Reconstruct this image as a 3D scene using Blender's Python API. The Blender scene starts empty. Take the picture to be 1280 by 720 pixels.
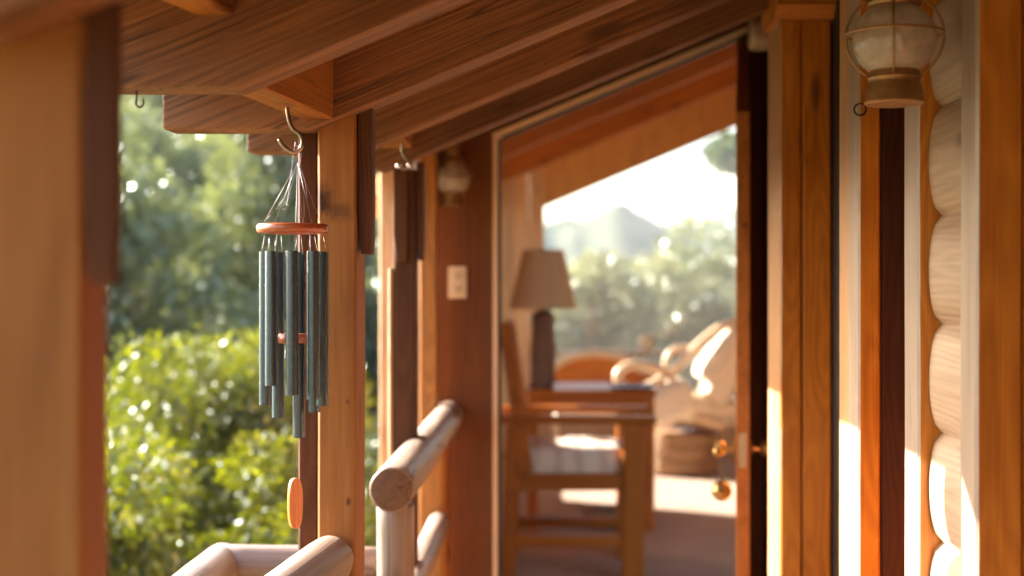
import bpy, bmesh, math, random
import numpy as np
from mathutils import Vector, Matrix, noise as mnoise

random.seed(7)
rng = np.random.default_rng(11)
R = math.radians
scene = bpy.context.scene
COL = scene.collection

F = 1778.0          # focal length in pixels of the 1280 wide photograph
VX, VY, H = 685.0, 360.0, 1.3
SL = 0.42           # roof slope


def P(px, py, Y):
    return Vector(((px - VX) / F * Y, Y, H - (py - VY) / F * Y))


# ------------------------------------------------------------------ materials
def new_mat(name):
    m = bpy.data.materials.new(name)
    m.use_nodes = True
    nt = m.node_tree
    nt.nodes.clear()
    return m, nt, nt.nodes, nt.links


def principled(name, col, rough=0.5, metal=0.0, spec=0.5, noise=0.0, nscale=8.0, bump=0.0, coat=0.0):
    m, nt, N, L = new_mat(name)
    out = N.new('ShaderNodeOutputMaterial')
    b = N.new('ShaderNodeBsdfPrincipled')
    L.new(b.outputs[0], out.inputs[0])
    b.inputs['Base Color'].default_value = (*col, 1)
    b.inputs['Roughness'].default_value = rough
    b.inputs['Metallic'].default_value = metal
    b.inputs['Specular IOR Level'].default_value = spec
    b.inputs['Coat Weight'].default_value = coat
    if noise > 0 or bump > 0:
        tc = N.new('ShaderNodeTexCoord')
        n = N.new('ShaderNodeTexNoise')
        n.inputs['Scale'].default_value = nscale
        n.inputs['Detail'].default_value = 5
        L.new(tc.outputs['Object'], n.inputs['Vector'])
        if noise > 0:
            mx = N.new('ShaderNodeMix'); mx.data_type = 'RGBA'
            mx.inputs['A'].default_value = tuple(c * (1 - noise) for c in col) + (1,)
            mx.inputs['B'].default_value = tuple(min(1, c * (1 + noise)) for c in col) + (1,)
            L.new(n.outputs['Fac'], mx.inputs['Factor'])
            L.new(mx.outputs['Result'], b.inputs['Base Color'])
        if bump > 0:
            bp = N.new('ShaderNodeBump')
            bp.inputs['Strength'].default_value = bump
            bp.inputs['Distance'].default_value = 0.01
            L.new(n.outputs['Fac'], bp.inputs['Height'])
            L.new(bp.outputs[0], b.inputs['Normal'])
    return m


def wood(name, dark, light, knot=(0.05, 0.02, 0.01), rough=0.45, pith=(0.0, -0.16), freq=150.0,
         bump=0.25, knots=0.5, coat=0.0, grain=0.35, var=0.14, spec=0.5, wobble=0.02, ringw=0.2, crack=0.35, kr=(.04, .19), at=(), sc=45, con=.32):
    """grain runs along the object's local X"""
    m, nt, N, L = new_mat(name)
    out = N.new('ShaderNodeOutputMaterial')
    b = N.new('ShaderNodeBsdfPrincipled')
    L.new(b.outputs[0], out.inputs[0])
    tc = N.new('ShaderNodeTexCoord')
    oi = N.new('ShaderNodeObjectInfo')
    mul = N.new('ShaderNodeMath'); mul.operation = 'MULTIPLY'; mul.inputs[1].default_value = 37.0
    L.new(oi.outputs['Random'], mul.inputs[0])
    offx = N.new('ShaderNodeCombineXYZ')
    L.new(mul.outputs[0], offx.inputs['X'])
    add = N.new('ShaderNodeVectorMath'); add.operation = 'ADD'
    L.new(tc.outputs['Object'], add.inputs[0]); L.new(offx.outputs[0], add.inputs[1])

    def scaled(v, s):
        k = N.new('ShaderNodeVectorMath'); k.operation = 'MULTIPLY'
        L.new(v, k.inputs[0]); k.inputs[1].default_value = s
        return k.outputs[0]

    def noise_t(v, detail=3, rough_=0.55):
        n = N.new('ShaderNodeTexNoise'); n.inputs['Scale'].default_value = 1.0
        n.inputs['Detail'].default_value = detail; n.inputs['Roughness'].default_value = rough_
        L.new(v, n.inputs['Vector'])
        return n

    # rings about an off-centre pith, wobbling along the length
    wob = noise_t(scaled(add.outputs[0], (1.6, 6, 6)), 2)
    wsub = N.new('ShaderNodeVectorMath'); wsub.operation = 'SUBTRACT'
    L.new(wob.outputs['Color'], wsub.inputs[0]); wsub.inputs[1].default_value = (.5, .5, .5)
    wsc = scaled(wsub.outputs[0], (0, wobble * 4, wobble * 4))
    wadd = N.new('ShaderNodeVectorMath'); wadd.operation = 'ADD'
    L.new(tc.outputs['Object'], wadd.inputs[0]); L.new(wsc, wadd.inputs[1])
    yz = N.new('ShaderNodeVectorMath'); yz.operation = 'MULTIPLY'
    L.new(wadd.outputs[0], yz.inputs[0]); yz.inputs[1].default_value = (0, 1, 1)
    ys = N.new('ShaderNodeVectorMath'); ys.operation = 'SUBTRACT'
    L.new(yz.outputs[0], ys.inputs[0]); ys.inputs[1].default_value = (0, pith[0], pith[1])
    ln = N.new('ShaderNodeVectorMath'); ln.operation = 'LENGTH'
    L.new(ys.outputs[0], ln.inputs[0])
    fr = N.new('ShaderNodeMath'); fr.operation = 'MULTIPLY'; fr.inputs[1].default_value = freq * 6.283
    L.new(ln.outputs['Value'], fr.inputs[0])
    sn = N.new('ShaderNodeMath'); sn.operation = 'SINE'
    L.new(fr.outputs[0], sn.inputs[0])
    ring = N.new('ShaderNodeMapRange')
    ring.inputs['From Min'].default_value = -1; ring.inputs['From Max'].default_value = 1
    L.new(sn.outputs[0], ring.inputs['Value'])
    fine = noise_t(scaled(add.outputs[0], (5, 260, 260)), 3)
    blot = noise_t(scaled(add.outputs[0], (2.2, 9, 9)), 4, 0.6)
    # factor = ring*a + fine*b + blotch*c
    s1 = N.new('ShaderNodeMath'); s1.operation = 'MULTIPLY_ADD'
    L.new(ring.outputs[0], s1.inputs[0]); s1.inputs[1].default_value = ringw
    bl = N.new('ShaderNodeMath'); bl.operation = 'MULTIPLY'; bl.inputs[1].default_value = 0.6
    L.new(blot.outputs['Fac'], bl.inputs[0]); L.new(bl.outputs[0], s1.inputs[2])
    s2 = N.new('ShaderNodeMath'); s2.operation = 'MULTIPLY_ADD'
    L.new(fine.outputs['Fac'], s2.inputs[0]); s2.inputs[1].default_value = grain
    L.new(s1.outputs[0], s2.inputs[2])
    streak = noise_t(scaled(add.outputs[0], (1.3, sc, sc)), 4, 0.65)
    s3 = N.new('ShaderNodeMath'); s3.operation = 'MULTIPLY_ADD'
    L.new(streak.outputs['Fac'], s3.inputs[0]); s3.inputs[1].default_value = 0.55
    L.new(s2.outputs[0], s3.inputs[2]); s2 = s3
    mr = N.new('ShaderNodeMapRange')
    lo = .5 * (.6 + grain + .55 + ringw)
    mr.inputs['From Min'].default_value = lo - con; mr.inputs['From Max'].default_value = lo + con
    L.new(s2.outputs[0], mr.inputs['Value'])
    ck = noise_t(scaled(add.outputs[0], (.9, 26, 26)), 2, .5)
    ca = N.new('ShaderNodeMath'); ca.operation = 'SUBTRACT'; ca.inputs[1].default_value = .57
    L.new(ck.outputs['Fac'], ca.inputs[0])
    cb = N.new('ShaderNodeMath'); cb.operation = 'ABSOLUTE'; L.new(ca.outputs[0], cb.inputs[0])
    cm = N.new('ShaderNodeMapRange'); cm.inputs['From Min'].default_value = .004; cm.inputs['From Max'].default_value = .016
    cm.inputs['To Min'].default_value = crack; cm.inputs['To Max'].default_value = 0
    L.new(cb.outputs[0], cm.inputs['Value'])
    mix = N.new('ShaderNodeMix'); mix.data_type = 'RGBA'
    mix.inputs['A'].default_value = (*dark, 1); mix.inputs['B'].default_value = (*light, 1)
    L.new(mr.outputs[0], mix.inputs['Factor'])
    # knots
    vo = N.new('ShaderNodeTexVoronoi'); vo.inputs['Scale'].default_value = 1.0
    L.new(scaled(add.outputs[0], (3.2, 11, 11)), vo.inputs['Vector'])
    km = N.new('ShaderNodeMapRange'); km.interpolation_type = 'SMOOTHSTEP'
    km.inputs['From Min'].default_value = kr[0]; km.inputs['From Max'].default_value = kr[1]
    km.inputs['To Min'].default_value = knots; km.inputs['To Max'].default_value = 0.0
    L.new(vo.outputs['Distance'], km.inputs['Value'])
    mk = N.new('ShaderNodeMix'); mk.data_type = 'RGBA'
    L.new(km.outputs[0], mk.inputs['Factor']); L.new(mix.outputs['Result'], mk.inputs['A'])
    mk.inputs['B'].default_value = (*knot, 1)
    mc = N.new('ShaderNodeMix'); mc.data_type = 'RGBA'
    L.new(cm.outputs[0], mc.inputs['Factor']); L.new(mk.outputs['Result'], mc.inputs['A']); mc.inputs['B'].default_value = (*knot, 1)
    mk = mc
    for (kx, ky, kz, sx, sy, amt) in at:      # a knot with a place of its own
        sb = N.new('ShaderNodeVectorMath'); sb.operation = 'SUBTRACT'
        L.new(wadd.outputs[0], sb.inputs[0]); sb.inputs[1].default_value = (kx, ky, kz)
        st_ = N.new('ShaderNodeVectorMath'); st_.operation = 'MULTIPLY'
        L.new(sb.outputs[0], st_.inputs[0]); st_.inputs[1].default_value = (1 / sx, 1 / sy, 0)
        kn = noise_t(scaled(tc.outputs['Object'], (60, 110, 110)), 3)
        dl = N.new('ShaderNodeVectorMath'); dl.operation = 'LENGTH'; L.new(st_.outputs[0], dl.inputs[0])
        ad = N.new('ShaderNodeMath'); ad.operation = 'MULTIPLY_ADD'; ad.inputs[1].default_value = 1.1
        L.new(kn.outputs['Fac'], ad.inputs[0]); L.new(dl.outputs['Value'], ad.inputs[2])
        kmm = N.new('ShaderNodeMapRange'); kmm.interpolation_type = 'SMOOTHSTEP'
        kmm.inputs['From Min'].default_value = .75; kmm.inputs['From Max'].default_value = 1.7
        kmm.inputs['To Min'].default_value = amt; kmm.inputs['To Max'].default_value = 0
        L.new(ad.outputs[0], kmm.inputs['Value'])
        mq = N.new('ShaderNodeMix'); mq.data_type = 'RGBA'
        L.new(kmm.outputs[0], mq.inputs['Factor']); L.new(mk.outputs['Result'], mq.inputs['A']); mq.inputs['B'].default_value = (*knot, 1)
        mk = mq
    # small variation from piece to piece
    hs = N.new('ShaderNodeHueSaturation')
    vr = N.new('ShaderNodeMapRange')
    vr.inputs['To Min'].default_value = 1 - var; vr.inputs['To Max'].default_value = 1 + var
    L.new(oi.outputs['Random'], vr.inputs['Value']); L.new(vr.outputs[0], hs.inputs['Value'])
    L.new(mk.outputs['Result'], hs.inputs['Color'])
    L.new(hs.outputs[0], b.inputs['Base Color'])
    rr = N.new('ShaderNodeMapRange')
    rr.inputs['To Min'].default_value = max(0, rough - .1); rr.inputs['To Max'].default_value = rough + .15
    L.new(blot.outputs['Fac'], rr.inputs['Value']); L.new(rr.outputs[0], b.inputs['Roughness'])
    b.inputs['Specular IOR Level'].default_value = spec
    b.inputs['Coat Weight'].default_value = coat
    b.inputs['Coat Roughness'].default_value = 0.3
    bp = N.new('ShaderNodeBump'); bp.inputs['Strength'].default_value = bump
    bp.inputs['Distance'].default_value = 0.003
    L.new(s2.outputs[0], bp.inputs['Height']); L.new(bp.outputs[0], b.inputs['Normal'])
    return m


M = {}
M['orange'] = wood('stained_cedar', (0.24, 0.072, 0.010), (0.50, 0.19, 0.035), rough=.45, knots=.75, spec=.3)
M['post'] = wood('stained_post_cedar', (0.23, 0.082, 0.018), (0.44, 0.19, 0.050), rough=.6, knots=.75, spec=.2, ringw=.12, wobble=.008, crack=.12)
M['knotpost'] = wood('knotty_post_cedar', (0.23, 0.082, 0.018), (0.44, 0.19, 0.050), rough=.6, knots=.4, spec=.2, ringw=.14, wobble=.008, crack=.12,
    at=((1.475, -.022, -.06, .034, .024, .9), (1.455, .010, -.06, .022, .034, .5), (.945, .022, -.06, .010, .005, .8), (1.12, .02, -.06, .006, .004, .6)))
M['rafter'] = wood('rough_sawn_rafter', (0.040, 0.015, 0.005), (0.36, 0.155, 0.058), rough=.6, bump=1.0, freq=85, knots=.7, grain=.5, spec=.3, ringw=.06, crack=.7, sc=105, con=.30, kr=(.05, .22), var=.2)
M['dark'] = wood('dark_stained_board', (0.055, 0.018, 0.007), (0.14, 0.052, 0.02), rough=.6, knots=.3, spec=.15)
M['maroon'] = wood('maroon_stained_panel', (0.040, 0.011, 0.006), (0.10, 0.030, 0.015), rough=.6, knots=.1, grain=.5, spec=.2)
M['log'] = wood('peeled_log', (0.13, 0.08, 0.054), (0.37, 0.255, 0.185), rough=.42, pith=(0, 0), freq=110, knots=.6, bump=.4, wobble=.004, crack=.7, ringw=.1)
M['endgrain'] = wood('darkened_end_grain', (0.10, 0.048, 0.024), (0.21, 0.115, 0.062), rough=.7, pith=(0, 0), freq=170, knots=.0, bump=.4, wobble=.011, crack=.6, spec=.2, ringw=.22)
M['walllog'] = wood('wall_log', (0.31, 0.195, 0.125), (0.55, 0.41, 0.305), rough=.42, pith=(0.05, 0), freq=90, kr=(.06, .2), knots=.7, bump=.3, crack=.12, ringw=.15)
M['trim'] = wood('varnished_trim', (0.36, 0.10, 0.008), (0.70, 0.26, 0.028), rough=.36, knots=.9, coat=.25, spec=.3, kr=(.08, .27), crack=.15)
M['bleached'] = wood('sun_bleached_trim', (0.25, 0.175, 0.13), (0.46, 0.36, 0.30), rough=.38, knots=.5, coat=.4)  # pale tone paints in the bright sheen on outward trim edges
M['halfbleached'] = wood('half_bleached_trim', (0.33, 0.15, 0.05), (0.54, 0.30, 0.14), rough=.38, knots=.6, coat=.3)  # weaker, warmer version of the same painted-in sheen
M['wall'] = wood('brown_stained_plywood', (0.085, 0.028, 0.008), (0.17, 0.062, 0.018), rough=.7, knots=.15, freq=60, spec=.15)
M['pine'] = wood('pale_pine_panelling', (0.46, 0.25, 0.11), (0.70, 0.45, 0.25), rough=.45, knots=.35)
M['ceiling'] = wood('pine_ceiling_boards', (0.50, 0.22, 0.055), (0.78, 0.42, 0.14), rough=.5, knots=.4)
M['floor'] = wood('porch_decking', (0.085, 0.047, 0.028), (0.17, 0.10, 0.06), rough=.7, knots=.4)
M['chair'] = wood('honey_furniture_wood', (0.25, 0.058, 0.003), (0.48, 0.14, 0.012), rough=.45, knots=.2, coat=.0, spec=.2)
M['lampwood'] = wood('rough_dark_timber', (0.08, 0.035, 0.02), (0.24, 0.11, 0.06), rough=.6, knots=.4)
M['rattan'] = wood('pale_rattan', (0.50, 0.32, 0.17), (0.74, 0.54, 0.34), rough=.35, knots=.1, coat=.3)
M['redwood'] = wood('varnished_redwood', (0.34, 0.06, 0.018), (0.58, 0.15, 0.045), rough=.25, knots=.0, coat=.6)
M['amber'] = wood('amber_wood', (0.62, 0.13, 0.012), (0.85, 0.26, 0.035), rough=.3, knots=.0, coat=.5)
M['seal'] = principled('pale_weatherstrip', (0.80, 0.55, 0.33), .5, noise=.1)
M['gasket'] = principled('black_gasket', (0.015, 0.014, 0.014), .5)
M['chime'] = principled('verdigris_green_tube', (0.07, 0.095, 0.105), .27, metal=.6, noise=.45, nscale=260, bump=.05, coat=.3)
M['cord'] = principled('pale_nylon_cord', (0.16, 0.11, 0.115), .4)
M['steel'] = principled('bronzed_steel', (0.36, 0.27, 0.19), .28, metal=.9, noise=.3, nscale=90)
M['darksteel'] = principled('rusty_iron', (0.09, 0.05, 0.035), .5, metal=.6, noise=.3, nscale=80)
M['brass'] = principled('aged_brass', (0.38, 0.20, 0.075), .42, metal=.6, noise=.45, nscale=35, bump=.1)
M['goldbrass'] = principled('polished_brass', (0.52, 0.31, 0.11), .36, metal=.9, noise=.3, nscale=120)
M['candle'] = principled('cream_candle_sleeve', (0.88, 0.84, 0.76), .45)
M['plate'] = principled('ivory_plastic', (0.62, 0.53, 0.38), .4)
M['slot'] = principled('dark_slot', (0.03, 0.025, 0.02), .6)
M['shade'] = principled('brown_linen_shade', (0.52, 0.37, 0.21), .9, spec=.1, noise=.12, nscale=120, bump=.1)
M['cushion'] = principled('cream_canvas_cushion', (0.66, 0.56, 0.43), .9, spec=.15, noise=.06, nscale=40, bump=.25)
M['paper'] = principled('white_paper', (0.78, 0.78, 0.80), .5)
M['tray'] = principled('dark_lacquer', (0.03, 0.028, 0.04), .25)
M['wicker'] = wood('brown_wicker', (0.17, 0.08, 0.03), (0.40, 0.22, 0.10), rough=.5, knots=.0, freq=80, bump=.6)
M['roofing'] = principled('brown_shingle', (0.09, 0.065, 0.05), .9, noise=.4, nscale=20)


def carpet():
    m, nt, N, L = new_mat('brown_carpet')
    out = N.new('ShaderNodeOutputMaterial'); b = N.new('ShaderNodeBsdfPrincipled')
    L.new(b.outputs[0], out.inputs[0])
    tc = N.new('ShaderNodeTexCoord')
    n = N.new('ShaderNodeTexNoise'); n.inputs['Scale'].default_value = 180; n.inputs['Detail'].default_value = 3
    n2 = N.new('ShaderNodeTexNoise'); n2.inputs['Scale'].default_value = 3; n2.inputs['Detail'].default_value = 4
    for k in (n, n2): L.new(tc.outputs['Object'], k.inputs['Vector'])
    mx = N.new('ShaderNodeMix'); mx.data_type = 'RGBA'
    mx.inputs['A'].default_value = (.26, .17, .12, 1); mx.inputs['B'].default_value = (.50, .37, .28, 1)
    a = N.new('ShaderNodeMath'); a.operation = 'MULTIPLY_ADD'; a.inputs[1].default_value = .5
    L.new(n.outputs['Fac'], a.inputs[0])
    h = N.new('ShaderNodeMath'); h.operation = 'MULTIPLY'; h.inputs[1].default_value = .5
    L.new(n2.outputs['Fac'], h.inputs[0]); L.new(h.outputs[0], a.inputs[2])
    L.new(a.outputs[0], mx.inputs['Factor']); L.new(mx.outputs['Result'], b.inputs['Base Color'])
    b.inputs['Roughness'].default_value = .95; b.inputs['Specular IOR Level'].default_value = .1
    bp = N.new('ShaderNodeBump'); bp.inputs['Strength'].default_value = .5; bp.inputs['Distance'].default_value = .006
    L.new(n.outputs['Fac'], bp.inputs['Height']); L.new(bp.outputs[0], b.inputs['Normal'])
    return m


M['carpet'] = carpet()


def striped():
    m, nt, N, L = new_mat('striped_seat_fabric')
    out = N.new('ShaderNodeOutputMaterial'); b = N.new('ShaderNodeBsdfPrincipled')
    L.new(b.outputs[0], out.inputs[0])
    tc = N.new('ShaderNodeTexCoord')
    w = N.new('ShaderNodeTexWave'); w.inputs['Scale'].default_value = 3.0; w.inputs['Distortion'].default_value = 4.0
    w.bands_direction = 'X'
    L.new(tc.outputs['Object'], w.inputs['Vector'])
    mx = N.new('ShaderNodeMix'); mx.data_type = 'RGBA'
    mx.inputs['A'].default_value = (.70, .58, .46, 1); mx.inputs['B'].default_value = (.58, .43, .32, 1)
    cr = N.new('ShaderNodeMapRange'); cr.inputs['From Min'].default_value = .55; cr.inputs['From Max'].default_value = .75
    L.new(w.outputs['Fac'], cr.inputs['Value']); L.new(cr.outputs[0], mx.inputs['Factor'])
    L.new(mx.outputs['Result'], b.inputs['Base Color'])
    b.inputs['Roughness'].default_value = .9; b.inputs['Specular IOR Level'].default_value = .15
    return m


M['stripe'] = striped()


def thin_glass(name, tint=(1, 1, 1), ior=1.45, rough=0.0, extra=0.0, dust=0.0):
    m, nt, N, L = new_mat(name)
    out = N.new('ShaderNodeOutputMaterial')
    t = N.new('ShaderNodeBsdfTransparent'); t.inputs[0].default_value = (*tint, 1)
    g = N.new('ShaderNodeBsdfGlossy'); g.inputs['Roughness'].default_value = rough
    f = N.new('ShaderNodeFresnel'); f.inputs['IOR'].default_value = ior
    a = N.new('ShaderNodeMath'); a.operation = 'ADD'; a.inputs[1].default_value = extra
    L.new(f.outputs[0], a.inputs[0])
    mx = N.new('ShaderNodeMixShader')
    L.new(a.outputs[0], mx.inputs[0]); L.new(t.outputs[0], mx.inputs[1]); L.new(g.outputs[0], mx.inputs[2])
    res = mx.outputs[0]
    if dust > 0:
        d = N.new('ShaderNodeBsdfDiffuse'); d.inputs[0].default_value = (.85, .74, .62, 1)
        tr = N.new('ShaderNodeBsdfTranslucent'); tr.inputs[0].default_value = (.75, .66, .55, 1)
        dm = N.new('ShaderNodeMixShader'); dm.inputs[0].default_value = .5
        L.new(d.outputs[0], dm.inputs[1]); L.new(tr.outputs[0], dm.inputs[2])
        m2 = N.new('ShaderNodeMixShader')
        tc = N.new('ShaderNodeTexCoord'); n = N.new('ShaderNodeTexNoise')
        n.inputs['Scale'].default_value = 30; n.inputs['Detail'].default_value = 4
        L.new(tc.outputs['Object'], n.inputs['Vector'])
        dk = N.new('ShaderNodeMath'); dk.operation = 'MULTIPLY'; dk.inputs[1].default_value = dust * 2
        L.new(n.outputs['Fac'], dk.inputs[0])
        L.new(dk.outputs[0], m2.inputs[0]); L.new(res, m2.inputs[1]); L.new(dm.outputs[0], m2.inputs[2])
        res = m2.outputs[0]
    L.new(res, out.inputs[0])
    return m


M['pane'] = thin_glass('window_glass', (.97, .98, .98))
M['dustypane'] = thin_glass('dusty_window_glass', (.97, .98, .98), dust=.055)
M['globe'] = thin_glass('lantern_globe_glass', (.97, .93, .88), rough=.06, extra=.13, dust=.68)
M['darkglass'] = principled('dark_window_glass', (.01, .01, .011), .06, spec=.6)


def leaf_mat(name, c1, c2, trans=.45, rough=.32, gloss=.10, tc_=None):
    m, nt, N, L = new_mat(name)
    out = N.new('ShaderNodeOutputMaterial')
    at = N.new('ShaderNodeAttribute'); at.attribute_name = 'tone'
    mx = N.new('ShaderNodeMix'); mx.data_type = 'RGBA'
    mx.inputs['A'].default_value = (*c1, 1); mx.inputs['B'].default_value = (*c2, 1)
    L.new(at.outputs['Fac'], mx.inputs['Factor'])
    d = N.new('ShaderNodeBsdfDiffuse'); t = N.new('ShaderNodeBsdfTranslucent')
    L.new(mx.outputs['Result'], d.inputs[0])
    hs = N.new('ShaderNodeHueSaturation')
    hs.inputs['Hue'].default_value = .485; hs.inputs['Value'].default_value = 1.5; hs.inputs['Saturation'].default_value = 1.05
    L.new(mx.outputs['Result'], hs.inputs['Color']); L.new(hs.outputs[0], t.inputs[0])
    m1 = N.new('ShaderNodeMixShader'); m1.inputs[0].default_value = trans
    L.new(d.outputs[0], m1.inputs[1]); L.new(t.outputs[0], m1.inputs[2])
    g = N.new('ShaderNodeBsdfGlossy'); g.inputs['Roughness'].default_value = rough
    g.inputs[0].default_value = (.9, .95, .9, 1)
    m2 = N.new('ShaderNodeMixShader'); m2.inputs[0].default_value = gloss
    L.new(m1.outputs[0], m2.inputs[1]); L.new(g.outputs[0], m2.inputs[2])
    L.new(m2.outputs[0], out.inputs[0])
    return m


M['hedge'] = leaf_mat('glossy_shrub_leaves', (.016, .035, .003), (.092, .105, .005), trans=.5, rough=.36, gloss=.045)
M['oak'] = leaf_mat('oak_leaves', (.050, .066, .020), (.150, .17, .052), trans=.35, rough=.35, gloss=.07)
M['conifer'] = leaf_mat('conifer_needles', (.045, .06, .018), (.12, .14, .045), trans=.25, rough=.4, gloss=.05)
M['olive'] = leaf_mat('olive_leaves', (.08, .09, .04), (.18, .18, .08), trans=.4, rough=.35, gloss=.07)
M['bark'] = principled('bark', (.10, .07, .05), .9, noise=.5, nscale=14, bump=.6)


# ------------------------------------------------------------------ object helpers
def link(name, me, mat, M4=None, parent=None, smooth=False):
    o = bpy.data.objects.new(name, me)
    COL.objects.link(o)
    if mat is not None and len(me.materials) == 0:
        me.materials.append(mat)
    if smooth:
        me.polygons.foreach_set('use_smooth', [True] * len(me.polygons))
    M4 = M4 if M4 is not None else Matrix.Identity(4)
    if parent is not None:
        o.parent = parent
        o.matrix_basis = world_of(parent).inverted() @ M4
    else:
        o.matrix_basis = M4
    return o


def world_of(o):
    m = o.matrix_basis.copy()
    while o.parent:
        o = o.parent
        m = o.matrix_basis @ m
    return m


def tag(o, label=None, cat=None, group=None, kind=None):
    if label: o['label'] = label
    if cat: o['category'] = cat
    if group: o['group'] = group
    if kind: o['kind'] = kind
    return o


def thing(name, loc, label, cat, group=None):
    o = bpy.data.objects.new(name, None)
    COL.objects.link(o)
    o.empty_display_size = .05
    o.location = loc
    o.matrix_basis = Matrix.Translation(Vector(loc))
    return tag(o, label, cat, group)


def copy_tree(o, parent=None):
    c = o.copy(); COL.objects.link(c)
    if parent is not None: c.parent = parent
    for ch in list(o.children):
        copy_tree(ch, c)
    return c


def frame(p0, p1, up=(0, 0, 1)):
    """matrix whose X runs p0->p1, Z as near `up` as it can be; origin at p0"""
    p0, p1 = Vector(p0), Vector(p1)
    x = (p1 - p0).normalized()
    u = Vector(up)
    if abs(x.dot(u)) > .98: u = Vector((0, 1, 0))
    y = u.cross(x).normalized()
    z = x.cross(y)
    m = Matrix((x, y, z)).transposed().to_4x4()
    m.translation = p0
    return m, (p1 - p0).length


def sweep_mesh(name, section, L, n, wob=0.0, seed=0, taper=None):
    """sweep a closed 2-D section (y,z) along local X; slightly uneven"""
    vs, fs = [], []
    k = len(section)
    for i in range(n + 1):
        x = L * i / n
        s = taper(i / n) if taper else 1.0
        dy = wob * mnoise.noise((x * 2.3 + seed, 1.7, seed))
        dz = wob * mnoise.noise((x * 2.3 + seed, 7.1, seed))
        for (y, z) in section:
            e = 1 + (wob / .05) * .35 * mnoise.noise((x * 9 + seed, y * 40, z * 40)) if wob else 1
            vs.append((x, y * s * e + dy, z * s * e + dz))
    for i in range(n):
        for j in range(k):
            a = i * k + j; b_ = i * k + (j + 1) % k
            fs.append((a, b_, b_ + k, a + k))
    fs.append(tuple(reversed(range(k))))
    fs.append(tuple(range(n * k, n * k + k)))
    me = bpy.data.meshes.new(name); me.from_pydata(vs, [], fs); me.update()
    return me


def rect(w, h, c=.004):
    a, b = w / 2, h / 2
    return [(-a + c, -b), (a - c, -b), (a, -b + c), (a, b - c), (a - c, b), (-a + c, b), (-a, b - c), (-a, -b + c)]


_seed = [0]


def board(name, p0, p1, w, h, mat, parent=None, up=(0, 0, 1), c=.004, wob=.0012):
    """w across (local Y), h along local Z"""
    _seed[0] += 1
    m, L = frame(p0, p1, up)
    me = sweep_mesh(name, rect(w, h, min(c, w * .3, h * .3)), L, max(2, int(L / .12)), wob, _seed[0] * 3.3)
    return link(name, me, mat, m, parent)


def box(name, lo, hi, mat, parent=None, axis=None, c=.004, wob=.001):
    lo, hi = Vector(lo), Vector(hi)
    d = hi - lo
    if axis is None: axis = max(range(3), key=lambda i: d[i])
    cen = (lo + hi) / 2
    p0, p1 = cen.copy(), cen.copy()
    p0[axis] = lo[axis]; p1[axis] = hi[axis]
    if axis == 2:
        return board(name, p0, p1, d.x, d.y, mat, parent, up=(0, 1, 0), c=c, wob=wob)
    if axis == 1:
        return board(name, p0, p1, d.x, d.z, mat, parent, c=c, wob=wob)
    return board(name, p0, p1, d.y, d.z, mat, parent, c=c, wob=wob)


def log(name, p0, p1, r0, r1, mat, parent=None, n=28, wob=.002, round0=.012, round1=.012):
    _seed[0] += 1
    s = _seed[0] * 5.1
    m, L = frame(p0, p1)
    steps = max(6, int(L / .06))
    xs = [(0, r0 - round0), (round0 * .3, r0 - round0 * .3), (round0, r0)]
    xs += [(L * i / steps, r0 + (r1 - r0) * i / steps) for i in range(1, steps)]
    xs += [(L - round1, r1), (L - round1 * .3, r1 - round1 * .3), (L, r1 - round1)]
    vs, fs = [], []
    for x, r in xs:
        for j in range(n):
            a = 2 * math.pi * j / n
            e = 1 + 1.2 * wob / r * mnoise.noise((x * 3 + s, math.cos(a) * 1.2, math.sin(a) * 1.2 + s)) \
                + .5 * wob / r * mnoise.noise((x * 14 + s, math.cos(a) * 3, math.sin(a) * 3))
            vs.append((x, math.cos(a) * r * e, math.sin(a) * r * e))
    for i in range(len(xs) - 1):
        for j in range(n):
            a = i * n + j; b_ = i * n + (j + 1) % n
            fs.append((a, b_, b_ + n, a + n))
    vs.append((-.001, 0, 0)); vs.append((L + .001, 0, 0))
    e = (len(xs) - 1) * n
    for j in range(n):
        fs.append((len(vs) - 2, (j + 1) % n, j))
        fs.append((len(vs) - 1, e + j, e + (j + 1) % n))
    me = bpy.data.meshes.new(name); me.from_pydata(vs, [], fs); me.update()
    o = link(name, me, mat, m, parent, smooth=True)
    me.materials.append(M['endgrain'])
    mi = [0] * (len(me.polygons) - 2 * n) + [1] * (2 * n)
    me.polygons.foreach_set('material_index', mi)
    me.set_sharp_from_angle(angle=R(50))
    return o


def paint_sheen(o, mat='bleached'):
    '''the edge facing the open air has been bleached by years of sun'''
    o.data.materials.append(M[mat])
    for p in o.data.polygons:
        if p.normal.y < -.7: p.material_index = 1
    return o


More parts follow.
